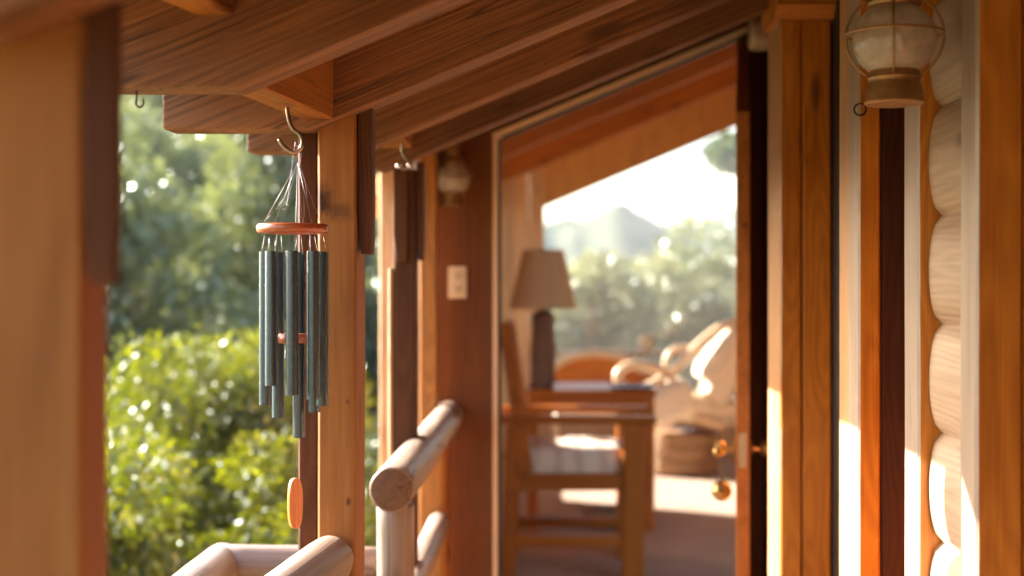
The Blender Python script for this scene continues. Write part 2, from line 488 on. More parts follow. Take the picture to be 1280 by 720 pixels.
def tube(name, pts, r, mat, parent=None, n=10, closed=False, radii=None):
    pts = [Vector(p) for p in pts]
    org = pts[0].copy()
    vs, fs = [], []
    k = len(pts)
    prev = None
    for i, p in enumerate(pts):
        if closed: t = pts[(i + 1) % k] - pts[i - 1]
        else: t = pts[min(i + 1, k - 1)] - pts[max(i - 1, 0)]
        t.normalize()
        if prev is None:
            u = Vector((0, 0, 1)) if abs(t.z) < .9 else Vector((0, 1, 0))
            a = t.cross(u).normalized()
        else:
            a = (prev - t * prev.dot(t)).normalized()
        prev = a
        b_ = t.cross(a)
        rr = radii[i] if radii else r
        for j in range(n):
            an = 2 * math.pi * j / n
            vs.append(p - org + (a * math.cos(an) + b_ * math.sin(an)) * rr)
    for i in range(k if closed else k - 1):
        for j in range(n):
            q = ((i + 1) % k) * n
            fs.append((i * n + j, i * n + (j + 1) % n, q + (j + 1) % n, q + j))
    if not closed:
        fs.append(tuple(reversed(range(n)))); fs.append(tuple(range((k - 1) * n, k * n)))
    me = bpy.data.meshes.new(name); me.from_pydata(vs, [], fs); me.update()
    return link(name, me, mat, Matrix.Translation(org), parent, smooth=True)


def spline(pts, sub=6, closed=False):
    pts = [Vector(p) for p in pts]
    out = []
    k = len(pts)
    for i in range(k if closed else k - 1):
        if closed: a, b, c, d = pts[i - 1], pts[i], pts[(i + 1) % k], pts[(i + 2) % k]
        else: a, b, c, d = pts[max(i - 1, 0)], pts[i], pts[i + 1], pts[min(i + 2, k - 1)]
        for s in range(sub):
            t = s / sub
            out.append(.5 * ((2 * b) + (c - a) * t + (2 * a - 5 * b + 4 * c - d) * t * t + (3 * b - a - 3 * c + d) * t ** 3))
    if not closed: out.append(pts[-1])
    return out


def lathe(name, prof, loc, mat, parent=None, n=32, sharp=40, axis=None, closed=False):
    vs, fs = [], []
    k = len(prof)
    for r, z in prof:
        for j in range(n):
            a = 2 * math.pi * j / n
            vs.append((r * math.cos(a), r * math.sin(a), z))
    for i in range(k - 1):
        for j in range(n):
            fs.append((i * n + j, i * n + (j + 1) % n, (i + 1) * n + (j + 1) % n, (i + 1) * n + j))
    if not closed:
        fs.append(tuple(reversed(range(n)))); fs.append(tuple(range((k - 1) * n, k * n)))
    me = bpy.data.meshes.new(name); me.from_pydata(vs, [], fs); me.update()
    m = Matrix.Translation(Vector(loc))
    if axis is not None:
        m = m @ Vector((0, 0, 1)).rotation_difference(Vector(axis)).to_matrix().to_4x4()
    o = link(name, me, mat, m, parent, smooth=True)
    me.set_sharp_from_angle(angle=R(sharp))
    return o


def prism(name, poly, M4, t0, t1, mat, parent=None, bevel=.004):
    """poly in local (x,z), extruded along local y from t0 to t1"""
    bm = bmesh.new()
    a = [bm.verts.new((x, t0, z)) for x, z in poly]
    b_ = [bm.verts.new((x, t1, z)) for x, z in poly]
    k = len(poly)
    bm.faces.new(a); bm.faces.new(list(reversed(b_)))
    for i in range(k):
        bm.faces.new((a[i], b_[i], b_[(i + 1) % k], a[(i + 1) % k]))
    bmesh.ops.recalc_face_normals(bm, faces=bm.faces)
    if bevel:
        bmesh.ops.bevel(bm, geom=list(bm.edges), offset=bevel, segments=2, affect='EDGES', profile=.6)
    me = bpy.data.meshes.new(name); bm.to_mesh(me); bm.free()
    return link(name, me, mat, M4, parent)


def pillow(name, cen, size, mat, parent=None, rot=None, puff=.5, seed=0, ribs=0):
    bm = bmesh.new()
    bmesh.ops.create_cube(bm, size=1)
    bmesh.ops.subdivide_edges(bm, edges=bm.edges[:], cuts=29 if ribs else 9, use_grid_fill=True)
    for v in bm.verts:
        x, y, z = v.co * 2
        f = (1 - x ** 4) * (1 - y ** 4)
        zz = z * (1 - puff + puff * max(0, f) ** .5)
        e = 1 + .03 * mnoise.noise((x * 2 + seed, y * 2, z))
        pinch = 1 - .06 * (1 - abs(z))
        v.co = Vector((x * .5 * size[0] * e * (1 - .05 * y * y * (abs(x))), y * .5 * size[1] * e * (1 - .05 * x * x), zz * .5 * size[2] + .012 * mnoise.noise((x * 3 + seed, y * 3, 2))))
    bmesh.ops.smooth_vert(bm, verts=bm.verts, factor=.5)
    if ribs:      # stitched channels
        for v in bm.verts:
            v.co.z -= math.copysign(.030 * (1 - abs(math.sin(math.pi * ribs * v.co.y / size[1]))) ** 2.5, v.co.z) * min(1, abs(v.co.z) / (.3 * size[2]))
    me = bpy.data.meshes.new(name); bm.to_mesh(me); bm.free()
    m = Matrix.Translation(Vector(cen))
    if rot: m = m @ rot
    return link(name, me, mat, m, parent, smooth=True)


# ------------------------------------------------------------------ roof timbers
ROOF_TOP0 = 1.594 + .185 + SL * .41          # underside of the roof boards at X = 0


def roof_z(x): return ROOF_TOP0 + SL * x


ANG = math.atan(SL)


def rafter(Y, th, label, xc=-.41, zc=1.594, tail=-.67, xe=.72, cut=None, mat=None):
    M4 = Matrix.Translation((xc, Y, zc)) @ Matrix.Rotation(-ANG, 4, 'Y')
    inv = M4.inverted()

    def q(x, z):
        v = inv @ Vector((x, Y, z)); return (v.x, v.z)
    pts = [q(tail, zc if cut is None else zc + cut), q(xc, zc), q(xe, zc + SL * (xe - xc)),
           q(xe, roof_z(xe)), q(tail, roof_z(tail))]
    o = prism('rafter', pts, M4, 0, th, mat or M['rafter'], bevel=.005)
    bm = bmesh.new(); bm.from_mesh(o.data)
    bmesh.ops.triangulate(bm, faces=[f for f in bm.faces if len(f.verts) > 4])
    bm.to_mesh(o.data); bm.free()
    return tag(o, label, 'rafter', 'sloping rafters under the porch roof')


rafter(1.02, .08, 'blurred rafter crossing in front of the foreground post top', zc=1.488, xe=.7)
rafter(1.93, .085, 'broad brown rafter nearest the camera with a level cut tail', xc=-.425, zc=1.573, tail=-.78)
rafter(2.47, .085, 'rafter resting on the post beside the wind chime, sawn tail end', zc=1.576)
rafter(3.07, .085, 'rafter between the wind chime post and the lantern wall', zc=1.594, tail=-.65)
rafter(3.52, .085, 'rafter nearest the brown lantern wall with slanted tail', zc=1.590, tail=-.69, cut=.05)

# blocking pieces of pale orange timber between the rafters
blk = board('blocking_beam', (-.455, 2.015, 1.66), (-.401, 2.468, 1.66), .058, .135, M['orange'], c=.003)
tag(blk, 'orange blocking piece between rafters holding the wind chime hook', 'blocking', 'blocking pieces at the eave')
blk = board('blocking_beam', (-.62, 1.10, 1.735), (-.452, 1.928, 1.735), .055, .13, M['orange'], c=.003)
tag(blk, 'orange blocking piece at the top edge in front of the broadest rafter', 'blocking', 'blocking pieces at the eave')
blk = board('blocking_beam', (-.372, 3.157, 1.70), (-.372, 3.518, 1.70), .075, .11, M['post'], c=.003)
tag(blk, 'blocking piece above the shiny glass-tipped hook near the lantern wall', 'blocking', 'blocking pieces at the eave')

# roof boards
roof = thing('porch_roof', (0, 2, roof_z(0)), 'brown board porch roof sloping down over the rafters', 'roof')
yb = -5.0
prism('shingle_layer', [(-.68, roof_z(-.68) + .024), (1.2, roof_z(1.2) + .024), (1.2, roof_z(1.2) + .05), (-.68, roof_z(-.68) + .05)],
      Matrix.Identity(4), -5.0, 4.86, M['roofing'], roof, 0)
xs = np.arange(-.68, 1.2, .142)
for x in xs:
    x1 = x + .14
    me_o = board('roof_board', (x + .07, yb, roof_z(x + .07) + .012), (x + .07, 4.85, roof_z(x + .07) + .012), .15, .02, M['rafter'], roof,
                 up=(-math.sin(ANG), 0, math.cos(ANG)), c=.003, wob=0)

# ------------------------------------------------------------------ porch posts
def gusset(parent, x, y, w, d, z0, z1, taper=.012):
    # dark side board with a tapered lower end: polygon across (local z) by length (local x = down)
    M4 = Matrix.Translation((x, y, z1)) @ Matrix(((0, 0, 1, 0), (0, 1, 0, 0), (-1, 0, 0, 0), (0, 0, 0, 1)))
    L = z1 - z0
    pts = [(0, -w / 2), (L * .74, -w / 2), (L, -w / 2 + taper), (L, w / 2 - taper * .3), (L * .74, w / 2), (0, w / 2)]
    return prism('side_plate', pts, M4, 0, d, M['dark'], parent, .003)


t = thing('porch_post', (-.39, 1.13, 0), 'blurred orange porch post in the left foreground', 'post', 'porch posts along the railing')
box('post_timber', (-.435, 1.10, -.02), (-.359, 1.163, 1.56), M['post'], t, 2)
gusset(t, -.3455, 1.098, .026, .016, 1.303, 1.60, .006)

t = thing('porch_post', (-.37, 2.55, 0), 'orange porch post right behind the hanging wind chime', 'post', 'porch posts along the railing')
box('post_timber', (-.405, 2.50, -.02), (-.3375, 2.625, 1.63), M['knotpost'], t, 2)
box('backing_board', (-.446, 2.535, -.02), (-.409, 2.62, 1.59), M['dark'], t, 2)
gusset(t, -.3235, 2.512, .026, .05, 1.36, 1.66, .006)

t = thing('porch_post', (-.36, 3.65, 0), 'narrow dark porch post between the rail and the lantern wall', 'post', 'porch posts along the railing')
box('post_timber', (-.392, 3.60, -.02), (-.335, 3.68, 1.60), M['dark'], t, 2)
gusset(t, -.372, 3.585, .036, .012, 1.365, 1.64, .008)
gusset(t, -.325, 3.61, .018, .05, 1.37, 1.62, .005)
box('lit_edge_board', (-.405, 3.60, -.02), (-.394, 3.68, 1.35), M['pine'], t, 2)  # pale strip, painting in sunlight on the post's left side

o = box('corner_post', (-.418, 4.62, -.02), (-.362, 4.70, 1.84), M['orange'], None, 2)
tag(o, 'bright orange corner post beside the brown lantern wall', 'post')

# ------------------------------------------------------------------ log railings
t = thing('log_railing', (-.33, 3.1, 0), 'peeled log handrail with cut round end leading to the lantern wall', 'railing')
log('top_rail', (-.329, 3.0, .874), (-.329, 4.79, .874), .048, .047, M['log'], t, round0=.004)
log('rail_post', (-.332, 3.10, -.02), (-.332, 3.10, .835), .0415, .041, M['log'], t)
log('rail_post', (-.362, 4.66, -.02), (-.362, 4.66, .84), .042, .040, M['orange'], t)
log('lower_rail', (-.335, 3.145, .572), (-.352, 4.62, .540), .037, .034, M['log'], t)

o = log('log_rail', (-.378, 2.499, .826), (-.498, 1.16, .826), .043, .045, M['log'], round0=.022)
o.name = 'log_rail'
tag(o, 'peeled log rail ending against the wind chime post', 'railing')

t = thing('landing_railing', (-.7325, 3.2, -.7), 'low log rail turning a mitred corner behind the wind chime', 'railing')
log('cross_rail', (-.74, 3.2, .678), (-.375, 3.2, .672), .046, .045, M['log'], t, round0=.003)
log('return_rail', (-.735, 3.232, .678), (-.735, 2.0, .678), .046, .046, M['log'], t, round0=.02)
log('rail_post', (-.735, 3.2, -.7), (-.735, 3.2, .66), .04, .04, M['log'], t)
log('rail_post', (-.735, 2.1, -.7), (-.735, 2.1, .66), .04, .04, M['log'], t)

# ------------------------------------------------------------------ hooks
hk = [(358, 127), (359.5, 140), (362, 153), (367, 162), (374.5, 168), (378, 177), (375.5, 186), (367.5, 190.5), (359, 187), (352, 180), (349, 174)]
o = tube('screw_hook', spline([P(a, b, 2.30) for a, b in hk], 4), .0034, M['steel'], None, n=12)
tag(o, 'bronzed screw hook holding up the wind chime', 'hook', 'screw hooks under the eave')
hk2 = [(170, 100), (171, 122), (170, 130), (175, 134), (179, 130), (179, 124)]
o = tube('screw_hook', spline([P(a, b, 1.97) for a, b in hk2], 4), .0016, M['darksteel'], None, n=8)
tag(o, 'tiny dark hook under the broadest rafter beside the foreground post', 'hook', 'screw hooks under the eave')
t = thing('glass_tipped_hook', P(503, 185, 3.35), 'shiny hook with glinting glass beads near the lantern wall', 'hook', 'screw hooks under the eave')
hk3 = [(503, 178), (503, 190), (507, 197), (511, 203), (508, 210), (502, 210), (498, 205)]
tube('hook_wire', spline([P(a, b, 3.35) for a, b in hk3], 4), .004, M['steel'], t, n=8)
for a, b in ((498.5, 207), (512, 206)):
    lathe('glass_bead', [(.0005, -.008), (.006, -.006), (.008, 0), (.006, .006), (.0005, .008)], P(a, b, 3.345), principled('bright_glass_bead', (.9, .9, .92), .05, metal=.8), t, n=16)

# ------------------------------------------------------------------ wind chime
CY = 2.30
S = CY / F
cen = P(366, 286, CY)
wc = thing('wind_chime', P(371, 188, CY), 'green tube wind chime with wooden ring and orange wood sail', 'wind chime')
rr = .0582
lathe('suspension_ring', [(.040, -.0075), (rr - .004, -.0075), (rr - .001, -.005), (rr, 0), (rr - .001, .005), (rr - .004, .0075), (.040, .0075), (.038, .006), (.038, -.006), (.040, -.0075)],
      cen, M['redwood'], wc, n=48, closed=True)
specs = [(332, 2, 506), (339.5, -30, 482), (348, 33, 522), (365, -38, 494), (374, 36, 547), (391.5, -29, 499), (392.5, 27, 515), (403, 5, 507)]
for i, (px, dpx, yb_) in enumerate(specs):
    Yt = CY + dpx * S
    top = P(px, 314, CY); top.y = Yt; top.z = P(0, 314.5, CY).z
    zbot = P(px, yb_, Yt).z
    r = .0103
    pr = [(r - .0016, zbot - top.z), (r, zbot - top.z), (r, 0), (r - .0016, 0), (r - .0016, zbot - top.z)]
    x_fix = (px - VX) / F * Yt
    loc = Vector((x_fix, Yt, top.z))
    tb = lathe('chime_tube', pr, loc, M['chime'], wc, n=28, closed=True)
    # the cord holding the tube, with its pin
    tube('pin', [loc + Vector((-r - .001, 0, -.055)), loc + Vector((r + .001, 0, -.055))], .0012, M['slot'], tb, n=6)
    anch = Vector((cen.x + (loc.x - cen.x) * .95, cen.y + (loc.y - cen.y) * .95, cen.z - .006))
    for s in (-1, 1):
        tube('cord', [loc + Vector((s * r * .7, 0, -.05)), loc + Vector((s * r * .6, 0, 0)), anch + Vector((s * .003, 0, 0))], .00035, M['cord'], wc, n=5)
apex = P(371, 189, CY)
knot = P(372, 203, CY)
tube('cord', [apex, knot], .0007, M['cord'], wc, n=5)
lathe('ring_knot', [(.0004, -.003), (.0022, -.002), (.0026, 0), (.0022, .002), (.0004, .003)], apex, M['slot'], wc, n=10)
for k in range(6):
    a = k * math.pi / 3 + .35
    tgt = cen + Vector((math.cos(a) * .047, math.sin(a) * .047, .0075))
    tube('cord', [knot, tgt], .00045, M['cord'], wc, n=5)
    if k in (1, 4): # sagging cobweb threads
        mid = (knot + tgt) / 2 + Vector((.006 if k == 1 else -.004, 0, -.012))
        tube('cord', spline([P(369, 176, CY), mid, tgt], 6), .00022, M['cord'], wc, n=4)
tube('cord', spline([P(352, 178, CY), P(356, 196, CY), P(362, 215, CY), P(363, 235, CY)], 5), .0003, M['cord'], wc, n=4)
tube('cord', spline([P(378, 182, CY), P(376, 205, CY), P(381, 225, CY), P(384, 247, CY)], 5), .0003, M['cord'], wc, n=4)
for (a, b, c, d) in ((330, 277, 345, 262), (345, 262, 360, 240), (358, 245, 383, 246), (352, 262, 366, 258)):
    tube('cord', [P(a, b, CY), P(c, d, CY)], .00016, M['cord'], wc, n=4)
lathe('clapper', [(.001, -.0075), (.021, -.0075), (.0235, -.005), (.024, 0), (.0235, .005), (.021, .0075), (.001, .0075)], P(366, 423, CY), M['redwood'], wc, n=36)
tube('cord', [knot, P(366, 423, CY)], .0006, M['cord'], wc, n=5)
for dx in (-1.6, 1.6):
    tube('cord', [P(368 + dx, 418, CY), P(369 + dx * .9, 603, CY)], .0004, M['cord'], wc, n=5)
# wind sail: rounded slab hung on edge, turned to show mostly its face
pts = []
for k in range(32):
    a = 2 * math.pi * k / 32
    x = math.copysign(abs(math.cos(a)) ** .7, math.cos(a)) * .0125
    z = math.copysign(abs(math.sin(a)) ** .8, math.sin(a)) * .041
    pts.append((z, x))
sc_ = P(369, 629, CY)
M4 = Matrix.Translation(sc_) @ Matrix.Rotation(R(38), 4, 'Z') @ Matrix.Rotation(R(-90), 4, 'Y') @ Matrix.Rotation(R(0), 4, 'X')
prism('wind_sail', pts, M4, -.0045, .0045, M['amber'], wc, .0022)

# ------------------------------------------------------------------ end wall with the slanted doorway
WY = 4.80
def head_z(x): return 1.886 + SL * x
XL, XR = -.186, .66
w = thing('end_wall', (-.3, WY, 0), 'dark brown plywood end wall around the slanted doorway', 'wall')
vert = Matrix(((0, 0, 1, 0), (0, 1, 0, WY), (1, 0, 0, 0), (0, 0, 0, 1)))    # local x up, local z across
def wall_piece(poly): # poly of (x,z)
    return prism('wall_panel', [(z, x) for x, z in poly], vert, 0, .09, M['wall'], w, 0)
wall_piece([(-.42, -.05), (XL, -.05), (XL, head_z(XL) + .015), (-.42, roof_z(-.42) + .0)])
wall_piece([(-.42, roof_z(-.42) + .002), (XL + .001, head_z(XL) + .017), (.9, head_z(.9) + .016), (.9, 2.75), (-.42, 2.75)])
wall_piece([(XR + .02, -.05), (.9, -.05), (.9, head_z(.9) + .014), (XR + .02, head_z(XR + .02) + .014)])
fr = thing('door_frame', (XL, WY, 0), 'pale thin slanted door frame at the porch end', 'door frame')
t_ = .016
prism('frame_jamb', [(0, XL + .001), (head_z(XL) + .012, XL + .001), (head_z(XL + t_), XL + t_), (0, XL + t_)], vert, -.012, .085, M['seal'], fr, .002)
sl4 = Matrix.Translation((XL, WY, head_z(XL))) @ Matrix.Rotation(-ANG, 4, 'Y')
LH = (XR + .02 - XL) / math.cos(ANG)
prism('frame_head', [(0.012, -.004), (LH, -.004), (LH, .012), (0.0, .012)], sl4, -.012, .085, M['seal'], fr, .002)
prism('frame_jamb', [(0, XR + .002), (head_z(XR) + .004, XR + .002), (head_z(XR) + .012, XR + .019), (0, XR + .019)], vert, -.008, .085, M['dark'], fr, .002)
prism('gasket', [(.0, XL + t_ + .001), (head_z(XL) - .004, XL + t_ + .001), (head_z(XL) - .004, XL + t_ + .010), (.0, XL + t_ + .010)], vert, .03, .07, M['gasket'], fr, 0)
prism('gasket', [(.03, -.014), (LH - .02, -.014), (LH - .02, -.006), (.03, -.006)], sl4, .03, .07, M['gasket'], fr, 0)

# the open door: hinged on the right jamb, swung towards us so that only its edge shows
hinge = Vector((XR - .005, WY - .02, 0))
dirv = Vector((-hinge.x, -hinge.y, 0)).normalized()
DL = .69
door = thing('open_door', hinge, 'orange glazed slanted-top door swung open, seen edge on', 'door')
nrm = Vector((-dirv.y, dirv.x, 0))
DM = Matrix((( dirv.x, nrm.x, 0, hinge.x), (dirv.y, nrm.y, 0, hinge.y), (0, 0, 1, 0), (0, 0, 0, 1)))   # local x along the leaf, y thickness, z up
def dz(x): return head_z(XR) - .03 - SL * x * 1.12
def leaf(name, poly, mat, t0=-.02, t1=.02, bev=.003):
    return prism(name, poly, DM, t0, t1, mat, door, bev)
leaf('stile', [(DL - .11, .03), (DL, .03), (DL, dz(DL)), (DL - .11, dz(DL - .11))], M['orange'])
leaf('stile', [(.0, .03), (.11, .03), (.11, dz(.11)), (.0, dz(0))], M['orange'])
leaf('top_rail', [(.112, dz(.112) - .12), (DL - .112, dz(DL - .112) - .12), (DL - .112, dz(DL - .112)), (.112, dz(.112))], M['orange'])
leaf('bottom_rail', [(.112, .03), (DL - .112, .03), (DL - .112, .3), (.112, .3)], M['orange'])
leaf('pane', [(.112, .302), (DL - .112, .302), (DL - .112, dz(DL - .112) - .122), (.112, dz(.112) - .122)], M['pane'], -.003, .003, 0)
kz = P(0, 560, 4.15).z
kp = DM @ Vector((DL - .05, 0, kz))
for s in (-1, 1):
    lathe('door_knob', [(.022, 0), (.024, .004), (.010, .008), (.009, .028), (.020, .034), (.026, .046), (.022, .058), (.008, .063)],
          kp + nrm * s * .0205, M['goldbrass'], door, n=24, axis=nrm * s)
leaf('latch_plate', [(DL + .0005, kz - .05), (DL + .003, kz - .05), (DL + .003, kz + .05), (DL + .0005, kz + .05)], M['steel'], -.012, .012, .001)
# bells hanging from the inner knob
side = -1 if (nrm.x > 0) else 1
b0 = kp + nrm * side * .062
bells = thing('door_bells', b0, 'brass jingle bells hanging from the inner door knob', 'bells')
tube('strap', [b0 + Vector((0, 0, .026)), b0 + Vector((0, -.006, -.10)), b0 + Vector((0, -.006, -.12))], .003, M['darksteel'], bells, n=6)
def bell(p, r):
    lathe('bell', [(.002, r), (r * .5, r * .87), (r * .87, r * .5), (r, .05 * r), (r * 1.05, 0), (r, -.05 * r), (r * .87, -r * .5), (r * .5, -r * .87), (.002, -r)], p, M['goldbrass'], bells, n=20)
bell(b0 + Vector((0, -.006, -.125)), .030)
bell(b0 + Vector((-.012, -.02, -.01)), .016)

# outlet
ow = P(572, 353, WY)
t = thing('wall_outlet', ow, 'ivory double outlet plate on the brown wall', 'outlet')
prism('cover_plate', [(-.054, -.031), (.054, -.031), (.054, .031), (-.054, .031)],
      Matrix.Translation(ow) @ Matrix(((0, 0, 1, 0), (0, 1, 0, 0), (1, 0, 0, 0), (0, 0, 0, 1))), -.008, -.0005, M['plate'], t, .003)
for dz_ in (-.022, .022):
    q = lathe('socket', [(.0165, 0), (.0165, .003), (.013, .004), (.001, .004)], ow + Vector((0, -.0085, dz_)), M['plate'], t, n=20, axis=(0, -1, 0))
    for dx in (-.006, .006):
        box('slot', ow + Vector((dx - .0015, -.0135, dz_ - .002)), ow + Vector((dx + .0015, -.0126, dz_ + .009)), M['slot'], q, 2, c=.0003, wob=0)
    box('slot', ow + Vector((-.0025, -.0135, dz_ - .011)), ow + Vector((.0025, -.0126, dz_ - .006)), M['slot'], q, 2, c=.0003, wob=0)

# ------------------------------------------------------------------ lanterns (onion shaped, caged glass globes)
def make_lantern(loc, label):
    L = thing('globe_lantern', loc, label, 'lantern', 'caged glass globe lanterns on the porch walls')
    loc = Vector(loc)
    prof = []
    for k in range(21):
        a = R(-62 + 124 * k / 20)
        prof.append((.057 * math.cos(a), .0525 * math.sin(a)))
    lathe('globe', prof, loc, M['globe'], L, n=40, closed=True)
    # base cup
    zb = -.0465
    base = lathe('base', [(.012, zb - .040), (.038, zb - .042), (.0405, zb - .040), (.0405, zb - .037), (.0385, zb - .034), (.0392, zb - .026), (.0375, zb - .023), (.0372, zb - .016), (.0355, zb - .013),
                   (.0352, zb - .008), (.0365, zb - .006), (.0350, zb - .003), (.0335, zb + .004), (.030, zb + .006), (.012, zb + .002)], loc, M['brass'], L, n=40)
    zt = .046
    lathe('cap', [(.030, zt - .003), (.036, zt), (.037, zt + .004), (.033, zt + .012), (.026, zt + .022), (.024, zt + .034), (.026, zt + .036), (.026, zt + .050),
                  (.022, zt + .060), (.012, zt + .068), (.001, zt + .070)], loc, M['brass'], L, n=40)
    # candle sleeve and bulb inside
    lathe('candle_sleeve', [(.0135, zb + .006), (.0135, zb + .05), (.0115, zb + .054), (.0115, zb + .09), (.006, zb + .093)], loc, M['candle'], L, n=24)
    # cage: one hoop round the waist, four meridian wires
    rc = .0655
    hoop = [loc + Vector((rc * math.cos(2 * math.pi * k / 48), rc * math.sin(2 * math.pi * k / 48), .008)) for k in range(48)]
    tube('cage_wire', hoop, .0019, M['brass'], L, n=8, closed=True)
    for k in range(4):
        a0 = R(-105 + 90 * k)
        p = []
        for s in range(25):
            ph = R(-58 + 116 * s / 24)
            q = Vector((math.cos(a0) * rc * math.cos(ph), math.sin(a0) * rc * math.cos(ph), .062 * math.sin(ph) + .004))
            p.append(loc + q)
        tube('cage_wire', p, .0018, M['brass'], L, n=8)
    # carrying arm: curved brass arm from the cap over to a round wall plate (towards +X)
    arm = spline([loc + Vector(v) for v in ((0, 0, .112), (.002, 0, .135), (.03, 0, .155), (.065, 0, .145), (.085, 0, .11), (.094, 0, .075), (.108, 0, .06))], 5)
    tube('arm', arm, .0055, M['brass'], L, n=10)
    lathe('wall_plate', [(.036, 0), (.036, .004), (.030, .008), (.012, .012), (.010, .016)], loc + Vector((.118, 0, .062)), M['brass'], L, n=32, axis=(-1, 0, 0))
    return L


lan = make_lantern(P(1118, 50, 1.95), 'large brass caged globe lantern by the log wall, upper right')
l2 = copy_tree(lan)
l2['label'] = 'blurred caged globe lantern on the brown wall above the outlet'
l2.matrix_basis = Matrix.Translation(P(565, 224, WY - .12)) @ Matrix.Rotation(R(90), 4, 'Z')

# ------------------------------------------------------------------ cabin side wall on the right
TX = .56
ZT = 2.12
cw = box('cabin_wall', (.80, -5.0, -.05), (.92, 4.79, 2.6), M['wall'], None, 1, wob=0)
tag(cw, 'plain brown cabin wall behind the log siding and windows', 'wall')

lw = thing('log_wall', (.62, 2.05, 0), 'stacked rounded pale logs of the cabin wall beside the big lantern', 'wall')
seam0, hgt = .916 - 6 * .1645, .1645
for k in range(15):
    z0 = seam0 + k * hgt
    z1 = z0 + hgt
    if z0 > 2.3: break
    sec = []
    bul = .024
    for s in range(13):
        u = -1 + 2 * s / 12
        sec.append((-(math.sqrt(max(0, 1 - (u * .995) ** 2)) ** .8) * bul, u * hgt / 2 * .998))
    sec += [(.15, hgt / 2 * .998), (.15, -hgt / 2 * .998)]
    sec = [(-y, z) for y, z in sec]          # local Y points to -X when the log runs along +Y
    m, Lg = frame((.600, 1.935, (z0 + z1) / 2), (.600, 2.152, (z0 + z1) / 2))
    me = sweep_mesh('wall_log', sec, Lg, 6, .0012, k * 4.7)
    o = link('wall_log', me, M['walllog'], m, lw, smooth=True)
    me.set_sharp_from_angle(angle=R(45))

# trim posts (jambs) standing proud of the wall
jt = 'jambs and window posts along the cabin wall'
t = thing('window_post', (.6, 1.9, 0), 'blurred orange window post at the right edge of the picture', 'post', jt)
paint_sheen(box('jamb_board', (TX, 1.861, -.02), (.622, 1.933, ZT), M['trim'], t, 2))
box('jamb_board', (.624, 1.864, -.02), (.70, 1.933, ZT), M['trim'], t, 2)
box('backing_board', (.702, 1.87, -.02), (.79, 1.93, ZT), M['dark'], t, 2)

t = thing('window_post', (.6, 2.2, 0), 'slim orange window post touching the far end of the stacked logs', 'post', jt)
paint_sheen(box('jamb_board', (TX, 2.155, -.02), (.63, 2.237, ZT), M['trim'], t, 2))
box('backing_board', (.632, 2.16, -.02), (.79, 2.235, ZT), M['trim'], t, 2)

t = thing('window_post', (.6, 2.65, 0), 'double edged window post with a dark maroon board on its right', 'post', jt)
paint_sheen(box('jamb_board', (TX, 2.566, -.02), (.6005, 2.650, ZT), M['trim'], t, 2))
paint_sheen(box('edge_board', (TX + .003, 2.654, -.02), (.70, 2.75, ZT), M['trim'], t, 2), 'halfbleached')
box('stained_board', (.6025, 2.568, -.02), (.70, 2.652, ZT), M['maroon'], t, 2)

t = thing('window_post', (.62, 3.5, 0), 'wide two-board orange window post with dark knots, left of the black window', 'post', jt)
paint_sheen(box('jamb_board', (TX, 3.433, -.02), (.612, 3.62, 1.944), M['trim'], t, 2), 'halfbleached')
box('jamb_board', (.615, 3.4345, -.02), (.684, 3.62, 1.944), M['trim'], t, 2)
hd = box('header_block', (.545, 3.39, 1.946), (.79, 3.63, 2.2), M['trim'], t, 0, c=.03)

pw = thing('side_window', (.69, 3.1, .3), 'narrow black window between two orange window posts', 'window')
box('pane', (.690, 2.752, .0), (.700, 3.62, 2.15), M['darkglass'], pw, 1, c=.001, wob=0)
box('frame', (.686, 3.36, .0), (.70, 3.432, 2.15), M['gasket'], pw, 2, c=.001, wob=0)
rw = box('recess_wall', (.725, 3.64, -.02), (.78, 4.795, 2.3), M['dark'], None, 1, wob=0)
tag(rw, 'dark recessed wall boards behind the open door', 'wall')
o = log('purlin_log', (.60, 4.25, 2.06), (.72, 4.25, 2.06), .05, .05, M['walllog'])
tag(o, 'stubby round log end above the open door', 'log')
# screw eye on the third post
se = P(1075, 137, 2.555)
o = tube('screw_eye', [se + Vector((.0105 * math.cos(2 * math.pi * k / 24), 0, .0105 * math.sin(2 * math.pi * k / 24))) for k in range(24)], .0018, M['darksteel'], None, n=8, closed=True)
tag(o, 'small dark ring screwed to the post below the big lantern', 'screw eye')

# ------------------------------------------------------------------ floors
pf = thing('porch_floor', (0, 1, 0), None, None); tag(pf, kind='structure')
for k in range(9):
    x0 = -.47 + k * .142
    box('deck_board', (x0, -5.0, -.035), (x0 + .137, 4.88, 0), M['floor'], pf, 1, wob=0)
SX0, SX1, SY0, SY1 = -.50, 2.3, 4.89, 11.0
sf = box('sunroom_floor', (SX0, SY0, -.06), (SX1, SY1, 0.0), M['carpet'], None, 1, wob=0)
tag(sf, kind='structure')

